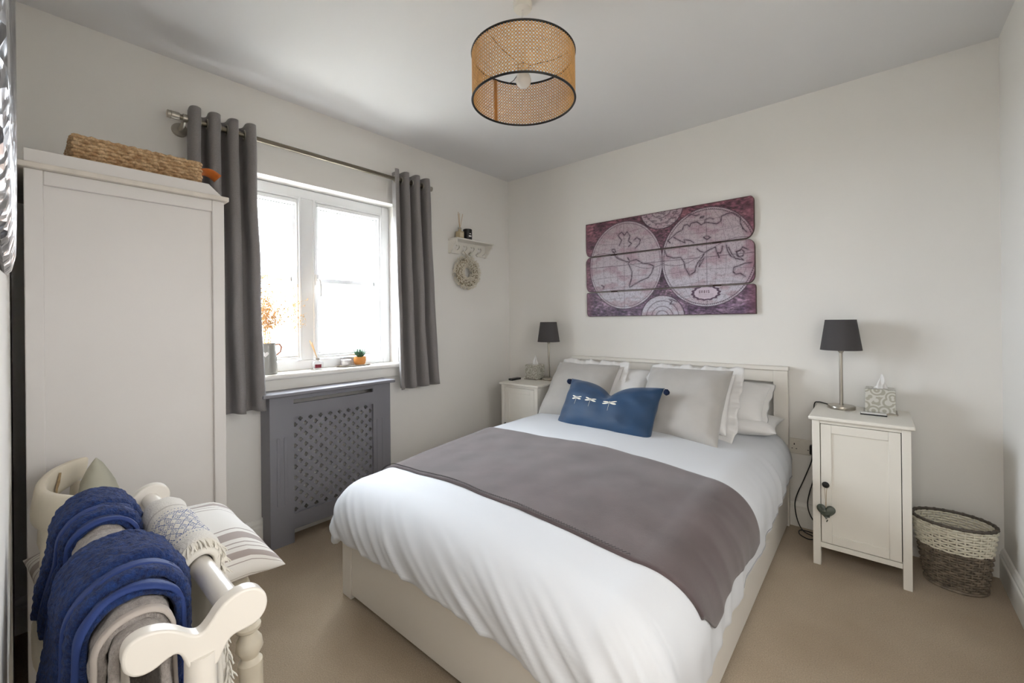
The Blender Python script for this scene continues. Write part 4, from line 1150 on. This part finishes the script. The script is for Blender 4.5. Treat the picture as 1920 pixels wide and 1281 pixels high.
# dragonflies
def leaf(cx, cy, ang, L_, wd_, n=10):
    pts = []
    for i in range(n):
        t = 2*pi*i/n; x = L_/2+L_/2*cos(t); y = wd_*sin(t)*(.5+.5*min(1, x/L_*1.6)); pts.append((cx+x*cos(ang)-y*sin(ang), cy+x*sin(ang)+y*cos(ang)))
    return pts
for k_, (ca, sc_) in enumerate(((-.58, 1.0), (-.24, 1.1), (.17, 1.25))):
    b = MB(); cb = .10
    def PT(x, y): # metres on the cushion face -> surface point
        a = ca+x/.305; q = cb+y/.165; return BS(a, q, 1)+bn*.0012
    for ang, L_, wd_ in ((.22, .036, .0042), (-.12, .036, .0050), (pi-.22, .036, .0042), (pi+.12, .036, .0050)):
        pts = leaf(0, (.004 if sin(ang) > 0 else -.002), ang, L_*sc_, wd_*sc_)
        b.add([PT(*p) for p in pts]+[PT(sum(p[0] for p in pts)/len(pts), sum(p[1] for p in pts)/len(pts))], [(i, (i+1) % len(pts), len(pts)) for i in range(len(pts))])
    b.tube([PT(0, .010*sc_), PT(0, 0)], .0016, 6); b.tube([PT(0, 0), PT(0, -.02*sc_), PT(.001, -.042*sc_)], [.001, .0008, .0006], 5)
    b.build('dragonfly_embroidery', 'embroid', bc)
random.seed(2)
for (a, q, dx) in ((-1, -1, -.01), (1, -1, .012), (-1, 1, -.012), (1, 1, .016)):
    p = BS(a, q, 0)+Vector((dx+(.012 if q < 0 and a > 0 else 0), -.012 if q > 0 else -.036, -.018 if q > 0 else .012)); b = MB(); b.sphere(p, .0165, 14, 10)
    b.v = [p+(v-p)*(1+.12*random.uniform(-1, 1)) for v in b.v]; b.tube([BS(a, q, 0), p], .0015, 5); b.build('pompom', 'pompom', bc)

# ---------------- chair behind the towel rail ----------------
ch = thing('painted_chair', 'old cream painted chair with turned legs in front of the wardrobe', 'chair', (1.0, -2.64, 0))
M['chair'] = mat('aged_cream_paint', (236, 226, 206), .45, var=.05, vscale=14)
M['chip'] = mat('chipped_paint_wood', (96, 62, 42), .8)
seatp = []
for i in range(36):
    t = 2*pi*i/36; cxs, cys = cos(t), sin(t); k_ = (abs(cxs)**3.5+abs(cys)**3.5)**(-1/3.5); seatp.append((1.015+.235*cxs*k_, -2.625+.205*cys*k_))
b = MB(); b.prism(seatp, lambda p, q, d: Vector((p, q, d)), .425, .452); b.build('seat', 'chair', ch, bevel=.008, seg=3)
LEG = [(.018, 0), (.021, .01), (.022, .10), (.024, .20), (.026, .27), (.021, .275), (.018, .283), (.022, .292), (.029, .305), (.027, .325), (.019, .340), (.017, .348), (.026, .356), (.027, .364), (.019, .372), (.018, .385), (.023, .395), (.026, .41), (.026, .427)]
def leg(x, y, lx, ly, rz=1.0):
    Mx = Matrix(((rz, 0, (lx)/.427), (0, rz, (ly)/.427), (0, 0, 1))); b = MB(); b.lathe(LEG, (x-lx, y-ly, 0), 20, Mx); b.build('leg', 'chair', ch)
leg(1.205, -2.455, -.015, -.015, 1.1); leg(.835, -2.455, .015, -.015, .8); leg(1.19, -2.78, -.012, .01, .8); leg(.85, -2.78, .012, .01, .8)
b = MB(); b.ring((1.20, -2.46, .20), (1.19, -2.78, .20), .011); b.ring((.84, -2.46, .20), (.85, -2.78, .20), .011); b.ring((1.195, -2.62, .20), (.845, -2.62, .20), .011); b.build('stretcher', 'chair', ch)
# curved crest: a broad bow
def crest(u, v):
    s = lerp(-1, 1, u); x = .90+.245*s; y = -2.815+.095*abs(s)**2.2; return x, y
cr = MB()
def CR(u, v):   # closed cross-section round v
    x, y = crest(u, 0); x2, y2 = crest(min(1, u+.01), 0); x1, y1 = crest(max(0, u-.01), 0)
    t = Vector((x2-x1, y2-y1, 0)).normalized(); nrm = Vector((t.y, -t.x, 0)); 
    if nrm.y < 0: nrm = -nrm
    a = v*2*pi; ee = 1-.25*abs(2*u-1)**6; hh = .041*ee; th = .0115
    ca, sa = cos(a), sin(a); kx = (abs(ca)**4+abs(sa)**4)**(-.25)
    return Vector((x, y, .722+.012*abs(2*u-1)))+nrm*(ca*kx*th+.006*sa)+Vector((0, 0, sa*kx*hh))
cr.grid(CR, 40, 24, cv=True)
cr.f += [tuple(j*40 for j in range(24))[::-1], tuple(j*40+39 for j in range(24))]; cr.mi += [0, 0]
cro = cr.build('crest_rail', 'chair', ch)
b = MB()
def inner(u, dz): 
    p = CR(u, 0); return p+Vector((.0015, .004, dz))
poly = [(q_-.105, d_*.85) for q_, d_ in [(.30, .030), (.325, .034), (.345, .012), (.365, -.004), (.375, -.034), (.345, -.030), (.335, -.012), (.315, 0)]]
b.add([inner(u, dz) for u, dz in poly]+[inner(.233, .0)], [(i, (i+1) % len(poly), len(poly)) for i in range(len(poly))]); b.build('worn_label', 'tanrub', cro, smooth=False)
for uu, xx, w_ in ((.96, 1.13, 1.3), (.70, 1.01, .8), (.30, .84, .8), (.04, .69, 1.0)):
    x, y = crest(uu, 0); b = MB(); x_ = lerp(x, xx, .6)
    b.tube([(x, y, .70), (x_, y-.002, .60), (x_, y+.03, .445)], [.012*w_, .016*w_, .013*w_], 10); b.build('back_post', 'chair', ch)
# cushions on the chair
def sag(p, a, b_): 
    p = p.copy(); 
    if p.y > -2.44: p.z -= (p.y+2.44)*.35
    return p
pillow('striped_cushion', 'white cushion with grey stripes on the painted chair', 'cushion', 'stripe', .46, .44, .13, (1.215, -2.585, .510), (-.06, 1, 0), (-1, -.06, .10), pinch=.05, seed=31, nrm=(0, 0, 1), uvs=True, extra=sag)
pillow('green_cushion', 'pale grey green cushion leaning in the painted chair back', 'cushion', mat('pale_sage_cotton', (186, 184, 168), .85, var=.04, vscale=12, bump=.1, bscale=500), .23, .23, .09, (.725, -2.69, .545), (.72, .0, -.70), (.70, -.06, .71), seed=33, nrm=(0, 1, 0))

# ---------------- towel rail ----------------
rk = thing('towel_rail', 'white wooden free standing towel rail with scalloped ends', 'towel rail', (1.52, -2.70, 0))
YL, YR, ZR = -2.752, -2.655, .800
for y in (YL, YR):
    b = MB(); b.ring((1.24, y, ZR-.028), (1.82, y, ZR-.028), .0155, n=24); b.build('rail', 'rackw', rk)
out = [(-2.769, .796), (-2.772, .783), (-2.770, .768), (-2.760, .757), (-2.745, .755), (-2.730, .762), (-2.722, .763), (-2.716, .755), (-2.712, .738), (-2.700, .726), (-2.686, .722), (-2.679, .726),
       (-2.672, .742), (-2.664, .752), (-2.650, .752), (-2.634, .753), (-2.624, .762), (-2.620, .775), (-2.623, .790), (-2.633, .801), (-2.648, .806), (-2.664, .803), (-2.678, .794), (-2.688, .780), (-2.697, .772),
       (-2.707, .777), (-2.718, .788), (-2.732, .798), (-2.748, .803), (-2.760, .802)]
def smooth_poly(pl, it=2):
    for _ in range(it):
        o = []
        for i in range(len(pl)):
            p, q = pl[i], pl[(i+1) % len(pl)]; o += [(p[0]*.75+q[0]*.25, p[1]*.75+q[1]*.25), (p[0]*.25+q[0]*.75, p[1]*.25+q[1]*.75)]
        pl = o
    return pl
osm = smooth_poly(out)
for xa in (1.808, 1.228):
    b = MB(); b.prism(osm, lambda p, q, d: Vector((d, p, q)), xa, xa+.022); b.build('end_panel', 'rackw', rk, bevel=.003, seg=3, angle=50)
    b = MB(); b.lathe([(.018, .03), (.018, .05), (.013, .06), (.018, .08), (.016, .20), (.014, .40), (.017, .60), (.012, .625), (.018, .64), (.016, .66), (.0175, .70), (.017, .745)], (xa+.011, -2.696, 0), 20); b.build('post', 'rackw', rk)
    b = MB(); b.prism(smooth_poly([(-2.80, 0), (-2.59, 0), (-2.59, .022), (-2.65, .035), (-2.68, .05), (-2.71, .05), (-2.74, .035), (-2.80, .022)], 1), lambda p, q, d: Vector((d, p, q)), xa-.002, xa+.024); b.build('foot', 'rackw', rk, bevel=.003)
b = MB(); b.ring((1.24, -2.696, .19), (1.82, -2.696, .19), .010, n=14); b.build('stretcher', 'rackw', rk)

def arch(cy, cz, R0, yl, zl, yr, zr, n=60):
    """outer profile: left flap bottom, over the rail, right flap bottom -> list of (y, z)"""
    pts = []
    nl = int(n*.3)
    for i in range(nl): 
        t = i/nl; pts.append((lerp(yl, cy-R0, smooth01(t)), lerp(zl, cz, t)))
    for i in range(int(n*.4)+1):
        a = pi-pi*i/int(n*.4); pts.append((cy+R0*cos(a), cz+R0*sin(a)))
    for i in range(1, nl+1):
        t = i/nl; pts.append((lerp(cy+R0, yr, smooth01(t)), lerp(cz, zr, t)))
    return pts
def cloth_over(name, m, parent, prof, x0, x1, th, fuzz=.0035, wob=.004, seed=0, nx_=60, uv=False, sl=0, edge_wave=0, fs=40):
    n = len(prof); L = [0]
    for i in range(1, n): L.append(L[-1]+math.hypot(prof[i][0]-prof[i-1][0], prof[i][1]-prof[i-1][1]))
    def nrm(i):
        a, b_ = prof[max(i-1, 0)], prof[min(i+1, n-1)]; d = Vector((b_[0]-a[0], b_[1]-a[1])); d.normalize(); return (-d.y, d.x)
    def P(u, v):
        i = v*(n-1); k_ = min(int(i), n-2); f = i-k_
        y = lerp(prof[k_][0], prof[k_+1][0], f); z = lerp(prof[k_][1], prof[k_+1][1], f); a = nrm(k_); b_ = nrm(k_+1); ny_, nz_ = lerp(a[0], b_[0], f), lerp(a[1], b_[1], f)
        # rounded hem in x: th fades at the edges
        x = lerp(x0, x1, u)
        e = min(u, 1-u)*(x1-x0); rr = th; fall = 0
        if e < rr: fall = rr-math.sqrt(max(0, rr*rr-(rr-e)**2))
        w_ = wob*nz(x*14+seed, v*5, 1)+fuzz*(nz(x*fs, y*fs, z*fs)+.6*nz(x*fs*2.3+3, y*fs*2.3, z*fs*2.3))
        dd = w_-fall
        x += edge_wave*(u-.5)*2*sin(L[k_]*70)*(1 if u > .5 else .3)
        return Vector((x+sl*z, y+(-ny_ if False else ny_)*dd, z+nz_*dd))
    b = MB(); b.grid(P, nx_, n*(4 if fs > 50 else 2), uvf=(lambda u, v: (v*L[-1], u*(x1-x0))) if uv else None)
    return b.build(name, m, parent, angle=180, solid=th*.8, off=-1), P
def towel(label, x0, x1, dz=0, kind='b', big=0):
    m, hm = ('terryb', 'hemb') if kind == 'b' else ('terryg', 'hemg')
    r = thing('folded_towel', label, 'towel', ((x0+x1)/2, YL, ZR))
    return r, m, hm
ZC = ZR-.024
# grey towels lie underneath, navy ones folded over them
def grey(label, x0, x1, zl, zr, sd):
    r, m, hm = towel(label, x0, x1, kind='g')
    cloth_over('outer_fold', m, r, arch(YL, ZC, .037, -2.812, zl, -2.700, zr), x0, x1-.020, .010, seed=sd)
    cloth_over('inner_fold', m, r, arch(YL, ZC, .027, -2.800, zl-.03, -2.712, zr+.02), x0+.02, x1, .008, fuzz=.002, seed=sd+1)
    cloth_over('hem_band', hm, r, arch(YL, ZC, .0385, -2.8135, zl, -2.6985, zr), x1-.034, x1-.019, .005, fuzz=.0005, seed=sd)
grey('grey towel under the far navy towel', 1.30, 1.555, .56, .50, 1)
grey('grey towel under the near navy towel, beside the rail end', 1.605, 1.812, .50, .40, 5)
def navy(label, x0, x1, zl, zr, sd, k_=1.0):
    r, m, hm = towel(label, x0, x1)
    yl = -2.832
    cloth_over('outer_fold', m, r, arch(YL+.004, ZC, .066*k_, yl, zl, -2.688, zr), x0, x1-.066, .014, fuzz=.0026, wob=.006, seed=sd, nx_=100, fs=85)
    cloth_over('middle_fold', m, r, arch(YL+.003, ZC, .059*k_, yl+.006, zl-.015, -2.692, zr), x0+.05, x1-.022, .012, fuzz=.0024, seed=sd+2, nx_=80, fs=85)
    cloth_over('inner_fold', m, r, arch(YL+.002, ZC, .050*k_, yl+.012, zl-.03, -2.696, zr+.02), x0+.02, x1, .010, fuzz=.0018, seed=sd+4, nx_=60)
    cloth_over('hem_band', hm, r, arch(YL+.002, ZC, .0515*k_, yl+.0115, zl-.03, -2.695, zr+.02), x1-.016, x1+.001, .006, fuzz=.0006, seed=sd, edge_wave=.0035)
    cloth_over('hem_band', hm, r, arch(YL+.003, ZC, .0605*k_, yl+.0055, zl-.015, -2.691, zr), x1-.060, x1-.040, .004, fuzz=.0006, seed=sd)
navy('navy towel on the far half of the towel rail', 1.285, 1.455, .66, .56, 3, .96)
navy('navy towel on the near half of the towel rail', 1.580, 1.762, .62, .42, 9, 1.06)

# white throw on the right rail
tw = thing('folded_throw', 'white woven throw with blue diamond band and fringe on the rail', 'throw', (1.5, YR, ZR))
tp = arch(YR, ZC, .036, -2.690, .60, -2.612, .50)
thr, TP = cloth_over('cloth', 'throw', tw, tp, 1.365, 1.640, .014, fuzz=.0018, wob=.004, seed=4, uv=True, nx_=80, edge_wave=.003)
thr2, TP2 = cloth_over('inner_cloth', 'fringe', tw, arch(YR, ZC, .026, -2.680, .56, -2.625, .47), 1.40, 1.655, .008, fuzz=.001, seed=6)
fr = MB(); random.seed(21)
def strand(p, d, L_, r_=.0013):
    pts = [p]; q = p.copy(); dd = Vector(d)
    for i in range(4):
        dd = (dd+Vector((random.uniform(-.3, .3), random.uniform(-.3, .3), -.35))).normalized(); q = q+dd*L_/4; pts.append(q.copy())
    fr.tube(pts, [r_, r_, r_*.9, r_*.8, r_*.4], 4)
for i in range(420):
    v = .02+.96*i/419; p = TP(.985, v)
    strand(p, (random.uniform(.3, 1.), random.uniform(-.4, .4), random.uniform(-.3, .3)), random.uniform(.010, .024), .0016)
for i in range(150):
    p = TP(i/149, 1.0); strand(p, (0, .3, -1), random.uniform(.02, .035), .0016)
    p = TP(i/149, 0.0); strand(p, (0, -.3, -1), random.uniform(.02, .035), .0016)
fr.build('fringe', 'fringe', tw)

# ---------------- mirror on the front wall ----------------
mr = thing('round_mirror', 'round mirror in a silver mosaic frame on the near left wall', 'mirror', (1.72, YF, 1.60))
MC = Vector((1.74, -2.8525, 1.60)); tilt = Matrix.Rotation(R(-.45), 3, 'Z') @ Matrix.Rotation(pi/2, 3, 'X')
b = MB(); b.lathe([(.26, -.006), (.36, -.006), (.375, -.003), (.38, .001), (.375, .005), (.30, .007), (.262, .004), (.26, -.006)], MC, 72, tilt); b.build('frame', 'mosaic', mr)
b = MB(); b.lathe([(0, 0), (.262, 0), (.262, .002), (0, .002)], MC, 60, tilt); b.build('glass', 'mirror', mr)
# small chips in the old paint of the chair
for cx_, cy_, cz_, r_ in ((1.222, -2.452, .412, .004), (.872, -2.474, .15, .003), (1.00, -2.801, .757, .003)):
    b = MB(); b.sphere((cx_, cy_, cz_), r_, 8, 6, (1, .6, 1.6)); b.build('paint_chip', 'chip', ch)
